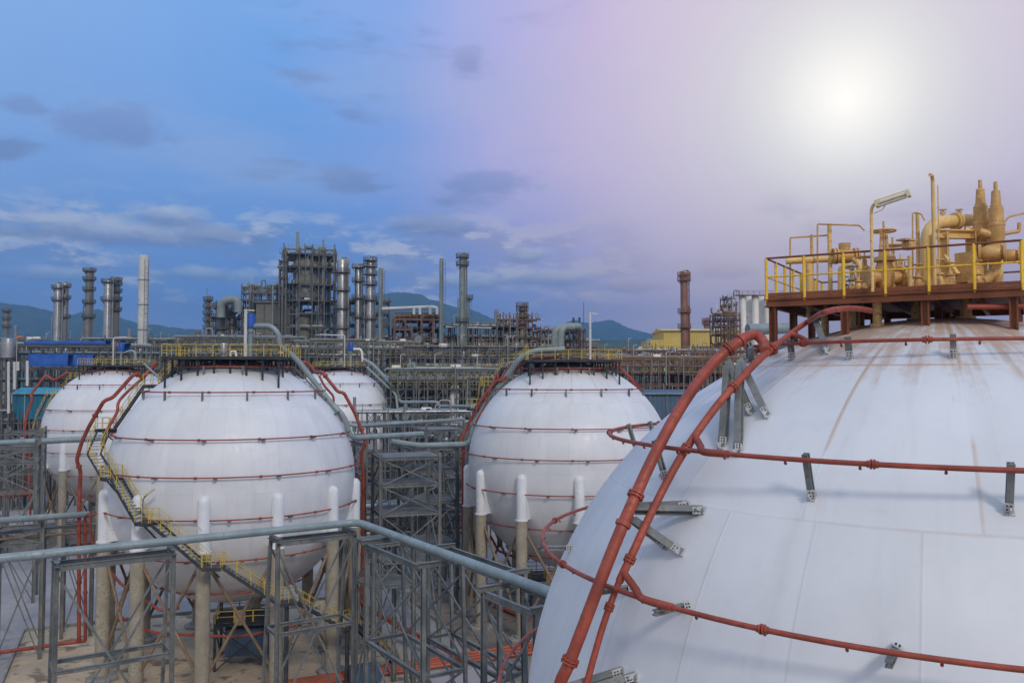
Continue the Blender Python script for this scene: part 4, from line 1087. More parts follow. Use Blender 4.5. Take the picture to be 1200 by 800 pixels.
# ---------------------------------------------------------------- the plant behind the tanks
UP = V((0, 0, 1))
def rack(label, x0, x1, Z, dep, levels, nb, mat='plant_steel', name='pipe_rack', cat='pipe rack', ytop=None, npipe=4, decks=(), rails=(), slope=.18, rows=3,
         pmats=('pipe_grey', 'vessel_silver', 'plant_steel', 'vessel_grey', 'kerb_concrete'), clutter=10, seed=1, w=.35, group='pipe racks and frames of the plant', brace=.3, fine=None, tall=False):
    rnd = random.Random(seed)
    a, b = P(x0, 440, Z), P(x1, 440, Z)
    b.y += (b.x - a.x) * slope; b.x *= b.y / Z
    a.z = b.z = 0
    d = (b - a); L = d.length; d.normalize(); n = V((-d.y, d.x, 0))
    zs = sorted(max(1.0, P(x0, y, Z).z) for y in levels)
    ztop = P(x0, ytop, Z).z if ytop else zs[-1]
    t = thing(name, label, cat, (a + b) / 2, group)
    fr, br = MB(), MB()
    us = [0.0] + [(i + rnd.uniform(-.28, .28)) / nb for i in range(1, nb)] + [1.0]
    H = [ztop if rnd.random() < .55 else rnd.choice(zs[-2:]) + rnd.uniform(.2, 1.6) for _ in us]
    for j in range(rows):
        o = n * (dep * j / max(1, rows - 1))
        for i, q in enumerate(us):
            p = a + d * (L * q) + o
            fr.beam(p, p + UP * (H[i] if j else min(H[i], ztop)), w * rnd.uniform(.7, 1), w * .9)
        for k, z in enumerate(zs):
            c0, c1 = (0, nb) if (k % 2 == 0 or rnd.random() < .5) else sorted(rnd.sample(range(nb + 1), 2))
            fr.beam(a + d * L * us[c0] + o + UP * z, a + d * L * us[c1] + o + UP * z, w * .7, w * .9)
    for i in range(nb + 1):
        p = a + d * (L * us[i])
        for z in zs:
            if z < H[i]: fr.beam(p + UP * (z - .02), p + n * dep + UP * (z - .02), w * .6, w * .7)
        if i < nb:
            q = a + d * (L * us[i + 1])
            for z0, z1 in zip([.3] + zs, zs):
                if rnd.random() < brace and z1 - z0 > 1.5 and z1 <= min(H[i], H[i + 1]):
                    o = n * (dep * rnd.choice((0, 0, .5, 1)) - .02)
                    br.beam(p + o + UP * z0, q + o + UP * z1, w * .4, w * .4)
                    if rnd.random() < .5: br.beam(q + o + UP * z0, p + o + UP * z1, w * .4, w * .4)
    fr.add(br.v, br.f); fr.cur = 1
    vp = fr                                       # thin uprights: conduits, drains, hangers
    for i in range(int(fine if fine is not None else nb * 4.5)):
        p = a + d * (rnd.random() * L) + n * (rnd.choice((-.4, 0, rnd.random() * dep)))
        z0 = rnd.choice([zs[0] * .3] + zs[:-1]); z1 = rnd.choice(zs) + rnd.uniform(-.5, 2.2)
        if z1 > z0 + 1.5: vp.tube([p + UP * z0, p + UP * z1], rnd.choice((.05, .07, .1, .14)), 6)
    fr.build('frame', (mat, rnd.choice(pmats)), t)
    for k in decks:
        z = zs[k]
        MB().hexa([a + UP * (z + w * .55) + d * e + n * f + UP * g for g in (0, .06) for e, f in ((-.3, -.3), (L + .3, -.3), (L + .3, dep + .3), (-.3, dep + .3))]).build('deck', mat, t)
    for k in rails:
        z = zs[k] + w * .55 + .06
        railing(t, [a + n * -.3 + UP * z, b + n * -.3 + UP * z], 'rail_dull', 'rail_dull', 1.15, 2.6, .042)
    for k, z in enumerate(zs):
        for i in range(npipe):
            r = rnd.choice((.09, .13, .2, .28, .36))
            o = n * (dep * (i + rnd.uniform(.2, .8)) / npipe)
            e0, e1 = rnd.uniform(-.05, .3) * L, rnd.uniform(.6, 1.05) * L
            if rnd.random() < .5: e0, e1 = -.03 * L, 1.03 * L
            zz = z + w * .6 + r
            pts = [a + d * e0 + o + UP * zz, a + d * e1 + o + UP * zz]
            if rnd.random() < .55: pts = [pts[0] + UP * rnd.uniform(-4, 3)] + pts
            if rnd.random() < .45: pts = pts + [pts[-1] + UP * rnd.uniform(-5, 2)]
            MB().tube(fillet(pts, r * 3, 3), r, 8).build('pipe', rnd.choice(pmats), t)
    for i in range(int(clutter * 1.5)):                        # pumps, drums, valves and lamps standing on the levels
        z = rnd.choice(zs[len(zs) // 2:]) + w * .6
        p = a + d * rnd.uniform(.02, .98) * L + n * rnd.uniform(0, dep) + UP * z
        s = rnd.uniform(.5, 1.1) * (1.5 if tall else 1); k = rnd.random()
        if k < .25: MB().tube([p + UP * s * .5 - d * s, p + UP * s * .5 - d * s * .9, p + UP * s * .5 + d * s * .9, p + UP * s * .5 + d * s], [s * .3, s * .5, s * .5, s * .3], 12).build('drum', rnd.choice(('vessel_silver', 'vessel_grey', 'silo_cream')), t)
        elif k < .5: MB().lathe(p, [(s * .35, 0), (s * .38, s * (3 if tall else 1.3)), (s * .2, s * (3.2 if tall else 1.6)), (.05, s * (3.25 if tall else 1.7))], 12).build('drum', rnd.choice(('vessel_silver', 'vessel_grey')), t)
        elif k < .75:
            q = p + d * rnd.uniform(.6, 2); h = rnd.uniform(.8, 2.4); r = rnd.choice((.08, .12, .18))
            MB().tube(fillet([p, p + UP * h, q + UP * h, q], r * 3, 3), r, 8).build('pipe_loop', rnd.choice(pmats), t)
        elif k < .9: MB().tube(fillet([p, p + UP * 3.2, p + UP * 3.4 + d * .9], .3), .07, 6).build('lamp_pole', 'stack_white', t)
        else: MB().box(p + UP * s * .5, (s, s * .7, s)).build('cabinet', rnd.choice(('slate_wall', 'silo_cream', 'blue_cover', 'rust_stack')), t)
    return t
def ring_deck(t, c, r0, r1, z, mat='plant_steel', rmat=None, seg=18):
    """a platform round a column with its railing, one part"""
    m = MB().lathe(c, [(r0, z), (r1, z), (r1, z + .12), (r0, z + .12)], seg, False)
    for k in range(seg):
        a = 2 * pi * k / seg; p = c + V((r1 * cos(a), r1 * sin(a), z)); m.beam(p, p + UP * 1.15, .1, .1)
        if k % 3 == 0: m.beam(p, c + V((r0 * cos(a), r0 * sin(a), z - (r1 - r0) * 1.1)), .14, .14)
    for h in (.6, 1.15): m.ring(c + UP * (z + h), r1, .055, seg, 5)
    m.build('ring_platform', mat, t)
def column(label, x, wpx, ytop, Z, mat='vessel_silver', name='distillation_column', cat='column', group=None, decks=(), top='dome', base=0, pipes=1, ladder=True, dmat='plant_steel', bands=0):
    c = P(x, ytop, Z); zt_ = c.z; c = V((c.x, c.y, base)); r = wpx * Z / FOC / 2
    t = thing(name, label, cat, c, group)
    if top == 'dome': prof = [(r, 0), (r, zt_ - base - r * .55), (r * .85, zt_ - base - r * .22), (r * .5, zt_ - base - r * .05), (.02, zt_ - base)]
    else: prof = [(r * (1.25 if top == 'taper' else 1), 0), (r * (1.2 if top == 'taper' else 1), (zt_ - base) * .45), (r, (zt_ - base) * .55), (r, zt_ - base), (r * .85, zt_ - base), (r * .85, zt_ - base - 2), (0, zt_ - base - 2)]
    MB().lathe(c, prof, 22).build('shell', mat, t)
    c0 = V((c.x, c.y, 0))
    for y in decks: ring_deck(t, c0, r, r + max(.9, r * .45), P(x, y, Z).z, dmat)
    if bands:
        m = MB()
        for i in range(1, bands): m.lathe(c, [(r, (zt_ - base) * i / bands - .15), (r + .12, (zt_ - base) * i / bands - .15), (r + .12, (zt_ - base) * i / bands + .15), (r, (zt_ - base) * i / bands + .15)], 22, False)
        m.build('bands', 'stack_grey', t)
    if ladder:
        m = MB(); a = c0 + V((r * .75 + .3, -r * .75 - .3, 0)); q = V((.35, .35, 0))
        z0 = max(base, 15); zz = zt_ - r
        m.beam(a - q + UP * z0, a - q + UP * zz, .1, .1); m.beam(a + q + UP * z0, a + q + UP * zz, .1, .1)
        for k in range(int((zz - z0) / 1.2)): m.beam(a - q + UP * (z0 + k * 1.2), a + q + UP * (z0 + k * 1.2), .06, .06)
        m.build('ladder', dmat, t)
    for i in range(pipes):
        s = -1 if i % 2 else 1; rp = max(.18, r * .16)
        o = V((s * (r + rp * 1.8), -.2 * i - .3, 0))
        pts = [c0 + o + UP * 12, c0 + o + UP * (zt_ + rp * 1.5 if i == 0 else zt_ * .8)]
        if i == 0: pts += [c0 + UP * (zt_ + rp * 1.5), c0 + UP * (zt_ - r * .1)]
        else: pts += [c0 + V((s * r * .8, -.4, 0)) + UP * zt_ * .8]
        MB().tube(fillet(pts, rp * 2.5), rp, 10).build('side_pipe', mat, t)
    return t
# --- left skyline
column('fat silver twin column, left one, with round platforms at its top at the far left', 68.5, 9, 332, 300, decks=(338, 352), pipes=2)
column('narrower silver column hard against the right of the fat one at the far left', 76.5, 7, 331, 303, decks=(336, 350, 372), pipes=1)
column('slim grey column with many ring platforms, tallest of the far left group', 105, 8.5, 315, 300, 'vessel_grey', decks=(318, 328, 340, 355, 372), pipes=2)
column('silver column with a wide platform low on its shaft left of the white banded stack', 127, 9.5, 328, 280, decks=(331, 352), pipes=1)
column('dark thin column wrapped in platforms just left of the white banded stack', 136.5, 6.5, 326, 284, 'vessel_grey', decks=(329, 334, 342, 352, 364), pipes=2)
column('white banded chimney stack standing alone at the left', 169, 11.5, 299, 230, 'stack_white', 'chimney_stack', 'chimney', None, (), 'flat', 0, 0, True, 'plant_steel', 9)
column('small distant grey column at the left edge above the cream drums', 8, 6, 361, 380, 'vessel_grey', decks=(365, 374, 383), pipes=1)
dt = thing('storage_drum', 'cream domed drum at the left edge among the racks', 'drum', P(10, 440, 205))
c = P(10, 401, 205); MB().lathe((c.x, c.y, 0), [(1.2, 32), (1.7, 32.4), (1.7, c.z - .4), (1.4, c.z + .8), (.6, c.z + 1.0), (0, c.z + 1.1)], 20).build('shell', 'vessel_silver', dt)
m = MB()
for k in range(4): m.beam((c.x + 1.1 * cos(k * pi / 2 + .7), c.y + 1.1 * sin(k * pi / 2 + .7), 0), (c.x + 1.4 * cos(k * pi / 2 + .7), c.y + 1.1 * sin(k * pi / 2 + .7), 32.5), .3, .3)
m.build('legs', 'plant_steel', dt)
ws = thing('windsock', 'small orange windsock on a thin pole at the far left', 'windsock', P(19, 440, 204))
c = P(20, 396, 204); MB().tube([(c.x, c.y, 22), c + UP * .3], .06, 6).build('pole', 'stack_white', ws)
MB().tube([c, c + V((.6, 0, .25)), c + V((1.5, 0, .3))], [.3, .24, .12], 10).build('sock', 'orange_cloth', ws)
# --- left racks, blue covers, teal shed
rack('wide pipe rack with blue tarpaulins across the far left', -70, 212, 205, 14, (404, 414, 432, 447, 462, 478, 500), 22, rails=(4,), decks=(3,), seed=11, npipe=3, clutter=22)
rack('rack of dense pipework low at the left edge under the teal shed', -40, 60, 178, 8, (484, 496, 510, 524), 16, seed=12, npipe=4, clutter=4)
rack('narrow pipe rack behind the deck of the farthest left tank', 95, 240, 235, 12, (398, 408, 420, 434), 16, seed=13, rails=(2,), npipe=4, clutter=14)
def cover(label, x0, x1, y0, y1, Z, seed, dep=3.0):
    rnd = random.Random(seed); m = MB(); n = 14
    vs = []
    for j, (f, dz) in enumerate(((0, 0), (0, 1), (dep * .5, 1.12), (dep, 1), (dep, 0))):
        for i in range(n + 1):
            q = P(x0 + (x1 - x0) * i / n, y1 + (y0 - y1) * min(1, dz), Z)
            vs.append(q + V((rnd.uniform(-.1, .1), f + rnd.uniform(-.2, .2), rnd.uniform(-.25, .25) if dz else 0)))
    fs = [(j * (n + 1) + i, j * (n + 1) + i + 1, (j + 1) * (n + 1) + i + 1, (j + 1) * (n + 1) + i) for j in range(4) for i in range(n)]
    return tag(m.add(vs, fs, True).build('tarpaulin', 'blue_cover'), label, 'tarpaulin')
cover('long thin blue tarpaulin roof along the top of the far left rack', 28, 124, 399.5, 403, 204, 1)
cover('big wrinkled blue tarpaulin wall on the far left rack, left of the narrower one', 33, 80, 415, 429, 202, 2)
cover('narrower blue tarpaulin at the right end of the far left rack', 85, 109, 416, 428, 202, 3)
cover('small blue tarpaulin piece hung between rack posts behind the farthest left tank', 139, 146, 402, 412, 200, 4)
def shed(name, label, x0, x1, yb, ye, yr, Z, dep, wall, roof, hips=True, door=False, group=None):
    a, b = P(x0, yb, Z), P(x1, yb, Z); ze, zr = P(x0, ye, Z).z, P(x0, yr, Z).z
    b = V((b.x, a.y, a.z)); z0 = a.z
    t = thing(name, label, 'building', (a.x, a.y, z0), group)
    MB().hexa([V((x, y, z)) for z in (z0, ze) for x, y in ((a.x, a.y), (b.x, a.y), (b.x, a.y + dep), (a.x, a.y + dep))]).build('wall', wall, t)
    e = .4
    m = MB()
    A = [V((x, y, ze + .02)) for x, y in ((a.x - e, a.y - e), (b.x + e, a.y - e), (b.x + e, a.y + dep + e), (a.x - e, a.y + dep + e))]
    B = [V((a.x - e, a.y + dep / 2, zr)), V((b.x + e, a.y + dep / 2, zr))]
    m.add(A + B, [(0, 1, 5, 4), (2, 3, 4, 5), (1, 2, 5), (3, 0, 4), (3, 2, 1, 0)])
    m.build('roof', roof, t)
    MB().tube([V((a.x - e, a.y - e - .1, ze - .05)), V((b.x + e, a.y - e - .1, ze - .05))], .14, 8).build('gutter', 'stack_grey', t)
    return t, a, b, z0, ze
t, a, b, z0, ze = shed('control_shed', 'teal metal shed with a sloping roof raised on posts left of the farthest left tank', 15, 72, 491, 461, 454, 180, 7, 'teal_wall', 'teal_roof')
m = MB()
for i in range(7):
    for j in (0, 1): m.beam((a.x + (b.x - a.x) * i / 6, a.y + .3 + j * 6, 0), (a.x + (b.x - a.x) * i / 6, a.y + .3 + j * 6, z0), .35, .35)
m.build('stilts', 'plant_steel', t)
MB().tube([(a.x + 2.6, a.y - .3, ze), (a.x + 2.6, a.y - .3, 8)], .13, 8).build('downpipe', 'pipe_grey', t)
for i, (x, y0, y1) in enumerate(((10, 425, 484), (17, 425, 456), (21, 425, 434), (32, 424, 452))):
    q, r = P(x, y0, 176), P(x, y1, 176)
    tag(MB().tube([q, V((r.x, 176, r.z))], .28, 10).lathe((q.x, 176, q.z), [(.28, 0), (.2, .2), (0, .25)], 10).build('stand_pipe', 'stack_white'), ('tallest white upright pipe at the left edge beside the teal shed', 'white upright pipe second from the left edge over the teal shed', 'short stubby white upright pipe between two longer ones over the teal shed', 'white upright pipe farthest right of the four over the teal shed roof')[i], 'pipe')
# --- main process block
column('thin lattice wrapped mast like column left of the main process block', 244, 4.5, 348, 270, 'vessel_grey', decks=(352, 360, 368, 376, 385), pipes=1)
MBm = P(242.5, 346, 270); tag(MB().tube([MBm + UP * -2, MBm + UP * 2.2], .09, 6).build('lightning_rod', 'plant_steel'), 'tiny lightning rod on top of the lattice wrapped column', 'rod')
column('fat grey vessel left of the pale bent duct in the main process block', 259, 10, 357, 262, 'vessel_grey', decks=(359, 372, 386), pipes=1)
column('slim silver vessel right of the fat grey one in the main process block', 272, 6, 362, 264, decks=(366, 380), pipes=1)
pipe('flue_duct', 'pale fat bent duct looping over the left end of the main process block', 'duct', [P(259, 372, 258), P(259, 353, 258), P(279, 350, 258), P(279, 366, 258)], 1.25, 'stack_grey', 3.2, 16)
rack('cluttered steel frame left of the olive furnace house', 246, 300, 262, 10, (361, 372, 384, 396, 410), 7, 'plant_steel', 'process_structure', 'steel structure', 352, rails=(4, 2), decks=(1, 2, 3), seed=21, npipe=3, clutter=16, w=.4)
t, a, b, z0, ze = shed('furnace_house', 'olive grey panelled furnace house left of the tall reactor structure', 299, 339, 440, 354, 352.5, 258, 13, 'olive_panel', 'plant_steel')
m = MB()
for i in range(1, 4): m.beam((a.x + (b.x - a.x) * i / 4, a.y - .1, z0), (a.x + (b.x - a.x) * i / 4, a.y - .1, ze), .3, .25)
for zz in (.35, .7): m.beam((a.x, a.y - .12, z0 + (ze - z0) * zz), (b.x, a.y - .12, z0 + (ze - z0) * zz), .25, .4)
m.build('panel_ribs', 'plant_steel', t)
MB().tube([(a.x + 5.2, a.y - .5, z0 - 4), (a.x + 5.2, a.y - .5, ze + 5), ], .32, 10).build('flue', 'stack_grey', t)
rack('steel frame crowded with ducts on the roof of the olive furnace house', 282, 338, 259, 10, (336, 343, 352), 8, 'plant_steel', 'process_structure', 'steel structure', 333, rails=(2, 1), decks=(0,), seed=22, npipe=3, clutter=20, w=.35)
rack('tall open steel structure round the reactor drum, highest of the plant', 331, 391, 255, 15, (292, 298, 312, 333, 352, 368, 383, 400, 418), 4, 'plant_steel', 'reactor_structure', 'steel structure', 285, rails=(8, 7, 6, 5), decks=(1, 4, 5, 6, 7), seed=23, npipe=2, clutter=46, w=.36, brace=.75, fine=60, pmats=('pipe_grey', 'vessel_silver', 'plant_steel', 'vessel_grey'))
rack('narrow stair tower of steel attached to the left of the reactor structure', 326, 334, 253, 5, (297, 306, 315, 325, 335, 345), 2, 'plant_steel', 'stair_tower', 'steel structure', 293, rails=(5, 3), decks=(0, 2, 4), seed=24, npipe=0, clutter=4, w=.35, brace=.9)
column('big dark grey reactor drum held inside the tallest steel structure', 359, 30, 299, 261, 'vessel_grey', 'reactor_drum', 'vessel', None, (), 'dome', P(360, 350, 262).z, 0, False)
column('squat dark vessel low inside the tallest steel structure under the reactor drum', 356, 20, 366, 263, 'olive_panel', 'reactor_drum', 'vessel', None, (), 'dome', 20, 1, False)
column('tall grey riser duct at the right edge inside the tallest steel structure', 386, 5, 300, 266, 'stack_grey', 'riser_duct', 'vessel', None, (), 'flat', 5, 0, False)
column('dark cylindrical flue inside the tallest steel structure, right of the reactor drum', 377, 9, 290, 264, 'vessel_silver', 'flue', 'vessel', None, (), 'flat', 5, 0, False)
column('thin dark topped flue sticking out above the tallest steel structure', 349, 3.6, 272, 258, 'stack_grey', 'flue', 'chimney', None, (), 'flat', 40, 0, False)
column('short thin vent on the right top of the tallest steel structure', 379, 2.4, 281, 258, 'stack_grey', 'flue', 'chimney', None, (), 'flat', 50, 0, False)
column('shiny silver column with a looped top pipe right of the tallest structure', 401, 12, 303, 250, decks=(320, 341, 362, 385), pipes=1)
column('slim silver column just left of the domed one near the grey stack', 420, 8, 311, 252, decks=(314, 330, 350, 372), pipes=1)
column('domed silver column with many platforms left of the plain grey stack', 434, 9.5, 302, 250, decks=(306, 313, 322, 334, 352, 374), pipes=2)
column('plain pale grey stack right of the domed silver column', 446.5, 5.6, 314, 246, 'stack_grey', 'chimney_stack', 'chimney', None, (), 'flat', 0, 0, True)
rack('steel frame linking the silver columns and the plain grey stack', 394, 456, 254, 9, (353, 367, 381, 396, 410), 6, 'plant_steel', 'process_structure', 'steel structure', 348, rails=(4, 3, 1), decks=(3, 4), seed=25, npipe=3, clutter=14, w=.4)
pipe('transfer_pipe', 'long pale pipe running level from the plain grey stack to the brown furnace', 'pipe', [P(448, 362, 244), P(506, 359.5, 244), P(512, 361, 244)], .5, 'stack_white', 1, 10)
for i, x in enumerate((485, 492, 504, 512)):
    q = P(x, 360, 243.5)
    pipe('riser_elbow', 'short white pipe dropping into the roof of the brown furnace', 'pipe', [q, P(x, 368.5, 243.5)], .42, 'stack_white', group='four white drop pipes on the brown furnace')
rack('brown steel furnace structure with braced bays and round drums', 462, 518, 243, 13, (374, 386, 398, 412, 428), 5, 'plant_rust', 'furnace_structure', 'steel structure', 370, rails=(4, 1), decks=(2, 3, 4), seed=26, npipe=2, clutter=12, w=.6, brace=.9)
bx = P(462, 374, 244); b2 = P(516, 366, 244); tag(MB().hexa([V((x, y, z)) for z in (bx.z, b2.z) for x, y in ((bx.x, 245), (b2.x, 245), (b2.x, 256), (bx.x, 256))]).beam((bx.x - .5, 244.4, bx.z + 1), (b2.x + .5, 244.4, bx.z + 1), .4, .4).build('furnace_hood', 'plant_rust'), 'flat brown hood on top of the brown furnace structure', 'hood')
for i, (x, y, r, lb) in enumerate(((490, 398, 1.5, 'larger silver drum end seen inside the brown furnace structure'), (509, 399, .95, 'smaller silver drum end seen inside the brown furnace structure'))):
    q = P(x, y, 243); t = thing('drum', lb, 'drum', q - UP * r)
    MB().tube([q - V((0, .3, 0)), q + V((0, .3, 0)), q + V((0, 8, 0))], [r * .7, r, r], 18).build('shell', 'vessel_silver', t)
    MB().box(q + V((0, 4, -r * 1.1)), (r * 1.4, 1, r * .9)).build('saddle', 'plant_steel', t)
column('tall thin tapered grey stack right of the brown furnace', 517.5, 5, 303, 232, 'stack_grey', 'chimney_stack', 'chimney', None, (), 'taper', 0, 0, True)
column('tall grey stack with a ringed head, taller of two beyond the brown furnace', 542, 7.5, 298, 236, 'stack_grey', 'chimney_stack', 'chimney', None, (302, 311, 377), 'flat', 0, 2, True)
column('thin short stack just right of the tall ringed head stack', 549, 3.6, 346, 250, 'stack_grey', 'chimney_stack', 'chimney', None, (350,), 'flat', 0, 0, True)
column('distant thin silver stack alone against the hill slope', 581, 3.6, 363, 330, 'vessel_silver', 'chimney_stack', 'chimney', None, (), 'flat', 0, 1, True)
rack('low rack with a white roofed walkway around the foot of the tall stacks', 520, 600, 245, 10, (382, 394, 408, 422), 9, 'plant_steel', 'process_structure', 'steel structure', 378, rails=(3, 1), decks=(2, 3), seed=27, npipe=4, clutter=14, w=.4)
q = P(523, 383, 240); w_ = P(576, 384.5, 240); tag(MB().beam(q, w_, 3, .3).build('walkway_roof', 'stack_white'), 'thin pale roof strip behind the tall ringed head stack', 'roof')
rack('ragged steel frame with a small column on top behind the middle tank', 590, 634, 245, 11, (374, 384, 396, 408, 420), 5, 'plant_rust', 'process_structure', 'steel structure', 366, rails=(4, 2), decks=(2, 3), seed=28, npipe=3, clutter=18, w=.4)
column('stubby column with a crown of platforms above the ragged frame behind the middle tank', 612, 7, 357, 247, 'vessel_grey', decks=(359, 364, 372, 380), pipes=2, dmat='plant_rust')
for i, (x, lb) in enumerate(((650, 'left one of two pale bent ducts behind the middle tank'), (657, 'right one of two pale bent ducts behind the middle tank'))):
    pipe('flue_duct', lb, 'duct', [P(x, 412, 225), P(x, 383.5 - i, 225), P(x + 22, 383.5 - i, 227 + i * 2)], .95, 'stack_grey', 2.6, 14)
for i, (x, lb) in enumerate(((672, 'left one of two short black vents behind the pale bent ducts'), (679, 'right one of two short black vents behind the pale bent ducts'))):
    column(lb, x, 2.4, 372, 232, 'dark_steel', 'vent', 'vent', None, (), 'flat', 15, 0, False)
rack('steel frame under the pale bent ducts behind the middle tank', 634, 686, 232, 10, (388, 399, 411, 424), 6, 'plant_rust', 'process_structure', 'steel structure', 384, rails=(3, 2), decks=(2, 3), seed=29, npipe=3, clutter=14, w=.35)
q = P(684, 354, 240); tag(MB().tube([V((q.x, q.y, 0)), q], [.28, .08], 8).build('mast', 'plant_steel'), 'very thin dark mast behind the white lamp on the middle tank', 'mast')
# --- wide racks between and behind the tanks
rack('long pipe rack behind the deck of the stairway tank', 205, 350, 222, 12, (395, 405, 416, 429, 445), 16, seed=31, rails=(3, 1), decks=(2,), npipe=4, clutter=26)
rack('long pipe rack behind the tank at the right edge of the stairway tank', 345, 482, 216, 12, (400, 408, 418, 430, 444, 458), 15, seed=32, rails=(4, 3, 1), decks=(2,), npipe=4, clutter=28)
rack('dense dark rack with yellow railings left of the middle tank', 458, 600, 172, 14, (434, 446, 456, 468, 482, 498, 516), 17, seed=33, rails=(6, 5, 4), decks=(4, 5), npipe=5, clutter=40, w=.32)
rack('upper rack full of pipes behind the dense dark rack', 478, 650, 208, 12, (408, 419, 430, 442), 18, seed=34, rails=(3, 2), decks=(1,), npipe=5, clutter=34)
rack('reddish pipe rack right of the middle tank', 690, 930, 196, 14, (420, 429, 439, 452, 470, 488), 24, 'plant_rust', seed=35, rails=(4, 3), decks=(3,), npipe=5, clutter=44, pmats=('plant_rust', 'brace_rust', 'pipe_grey', 'rust_stack'), w=.32)
rack('reddish rack behind it carrying drums below the yellow building', 700, 905, 232, 12, (411, 417, 424), 20, 'plant_rust', seed=36, rails=(2,), decks=(1,), npipe=4, clutter=38, pmats=('plant_rust', 'brace_rust', 'vessel_silver'), w=.34)
rack('tall rack section of bare frames in front of the yellow building', 790, 845, 212, 9, (414, 420, 428, 440, 458), 9, 'plant_rust', seed=37, npipe=3, clutter=10, pmats=('plant_rust', 'brace_rust'), w=.3, rails=(2,))
rack('dark pipework frame low between the tanks behind the three level tower', 420, 560, 150, 10, (486, 500, 516, 534, 552, 572), 14, seed=38, npipe=4, clutter=20, w=.28)
rack('low dark frame under the left shoulder of the middle tank', 520, 575, 140, 8, (500, 520, 540, 560, 585), 6, seed=39, npipe=3, clutter=8, w=.28)
rack('low pipework frame on the ground in the gap right of the stairway tank', 430, 545, 118, 6, (598, 612, 628), 11, 'plant_steel', seed=40, npipe=4, clutter=4, w=.22, pmats=('pipe_grey', 'silo_cream', 'brace_rust', 'galv_steel'))
for a_ in (('distant crowded pipe rack under the far left columns', -60, 240, 300, 61), ('distant crowded pipe rack behind the main process block and silver columns', 225, 470, 292, 62), ('distant crowded pipe rack between the brown furnace and the mast', 455, 700, 288, 63)):
    rack(a_[0], a_[1], a_[2], a_[3], 18, (398 if a_[4] < 64 else 404, 405, 413, 422, 434), 20, 'plant_rust' if a_[4] > 62 else 'plant_steel', seed=a_[4], npipe=5, clutter=70, rails=(3, 2), decks=(1, 3), w=.4, fine=120,
         pmats=('pipe_grey', 'vessel_silver', 'rust_stack', 'vessel_grey', 'stack_white'), tall=True)
# stacked exchangers beside the tank behind the stairway tank
for i, (x, y, r, lb) in enumerate(((472, 485, 1.25, 'upper round end of a grey exchanger right of the tank behind the stairway tank'), (474, 499, 1.1, 'lower rusty round end of an exchanger under the grey one'))):
    q = P(x, y, 166); t = thing('heat_exchanger', lb, 'exchanger', q - UP * r)
    MB().tube([q, q + V((.3, 9, 0))], r, 20).build('shell', 'vessel_silver' if i == 0 else 'brace_rust', t)
    m = MB().tube([q - V((0, .25, 0)), q + V((0, .05, 0))], r * 1.15, 20)
    for k in range(12): m.tube([q + V((r * 1.03 * cos(k * pi / 6), -.35, r * 1.03 * sin(k * pi / 6))), q + V((r * 1.03 * cos(k * pi / 6), .1, r * 1.03 * sin(k * pi / 6)))], .07, 5)
    m.build('end_flange', 'stack_grey' if i == 0 else 'brace_rust', t)
    MB().box(q + V((.2, 4, -r * 1.2)), (r * 1.5, 1.2, r)).build('saddle', 'plant_steel', t)
column('white upright vessel inside the dense dark rack left of the middle tank', 531, 8, 452, 176, 'silo_cream', 'vessel', 'vessel', None, (), 'dome', 3, 1, False)
# --- right skyline
column('rusty red stack with ring platforms and lamps on its head', 801.5, 8.6, 318, 262, 'rust_stack', 'flare_stack', 'chimney', None, (323, 329, 366, 384), 'flat', 0, 1, True, 'rust_stack')
t = [o for o in bpy.data.objects if o.get('label', '').startswith('rusty red stack')][0]
c = P(801.5, 320, 262)
for k in (-1, 0, 1):
    q = c + V((k * 1.75, -1.9 + abs(k) * .8, .2)); MB().box(q, (.5, .35, .5)).build('head_lamp', 'stack_white', t)
rack('ladder frame lattice fixed to the right side of the rusty red stack', 806, 809, 262, 1.2, (340, 360, 380, 400), 1, 'rust_stack', 'access_ladder', 'ladder', 326, npipe=0, clutter=0, rows=2, w=.18, brace=.9)
t, a, b, z0, ze = shed('process_hall', 'large pale yellow industrial hall behind the rusty red stack', 778, 902, 440, 387.5, 383, 300, 24, 'yellow_wall', 'yellow_wall')
MB().beam((a.x + 10, a.y - .4, ze - 6), (b.x, a.y - .4, ze - 6), .5, 1.2).build('fascia_strip', 'plant_rust', t)
MB().hexa([V((x, y, z)) for z in (z0, ze - 3.2) for x, y in ((a.x - 5, a.y - 1), (a.x, a.y - 1), (a.x, a.y + 20), (a.x - 5, a.y + 20))]).build('side_annexe', 'yellow_wall', t)
column('tiny distant column on the roofline of the yellow hall', 827.5, 5, 373, 360, 'rust_stack', decks=(376, 380), pipes=1, dmat='rust_stack')
for i in range(6):
    x = 870 + i * 7.4
    Zs = 262 + (i % 2) * 3
    column('cream cylindrical silo in the cluster left of the near deck, ' + ('leftmost', 'second from left', 'third from left', 'fourth from left', 'fifth from left', 'rightmost')[i], x, 8.1, 345.5 - (i % 2) * .5, Zs, 'silo_cream', 'silo', 'silo', 'cluster of cream silos', (), 'dome', 0, 0, False)
q0, q1 = P(862, 346, 261), P(916, 346, 261)
hr = thing('silo_top_walkway', 'railed walkway along the tops of the cream silos', 'walkway', (q0 + q1) / 2)
MB().beam(q0, q1, 2.4, .2).build('deck', 'plant_rust', hr); railing(hr, [q0 - V((0, 1.2, -.1)), q1 - V((0, 1.2, -.1))], 'rust_stack', 'rust_stack', 1.2, 1.8, .06)
rack('slim steel stair frame hugging the left of the cream silos', 853, 864, 258, 5, (350, 358, 367, 376, 386, 396), 2, 'plant_rust', 'stair_tower', 'steel structure', 347, npipe=1, clutter=6, w=.3, brace=.9, rails=(5, 3), decks=(1, 3), seed=51)
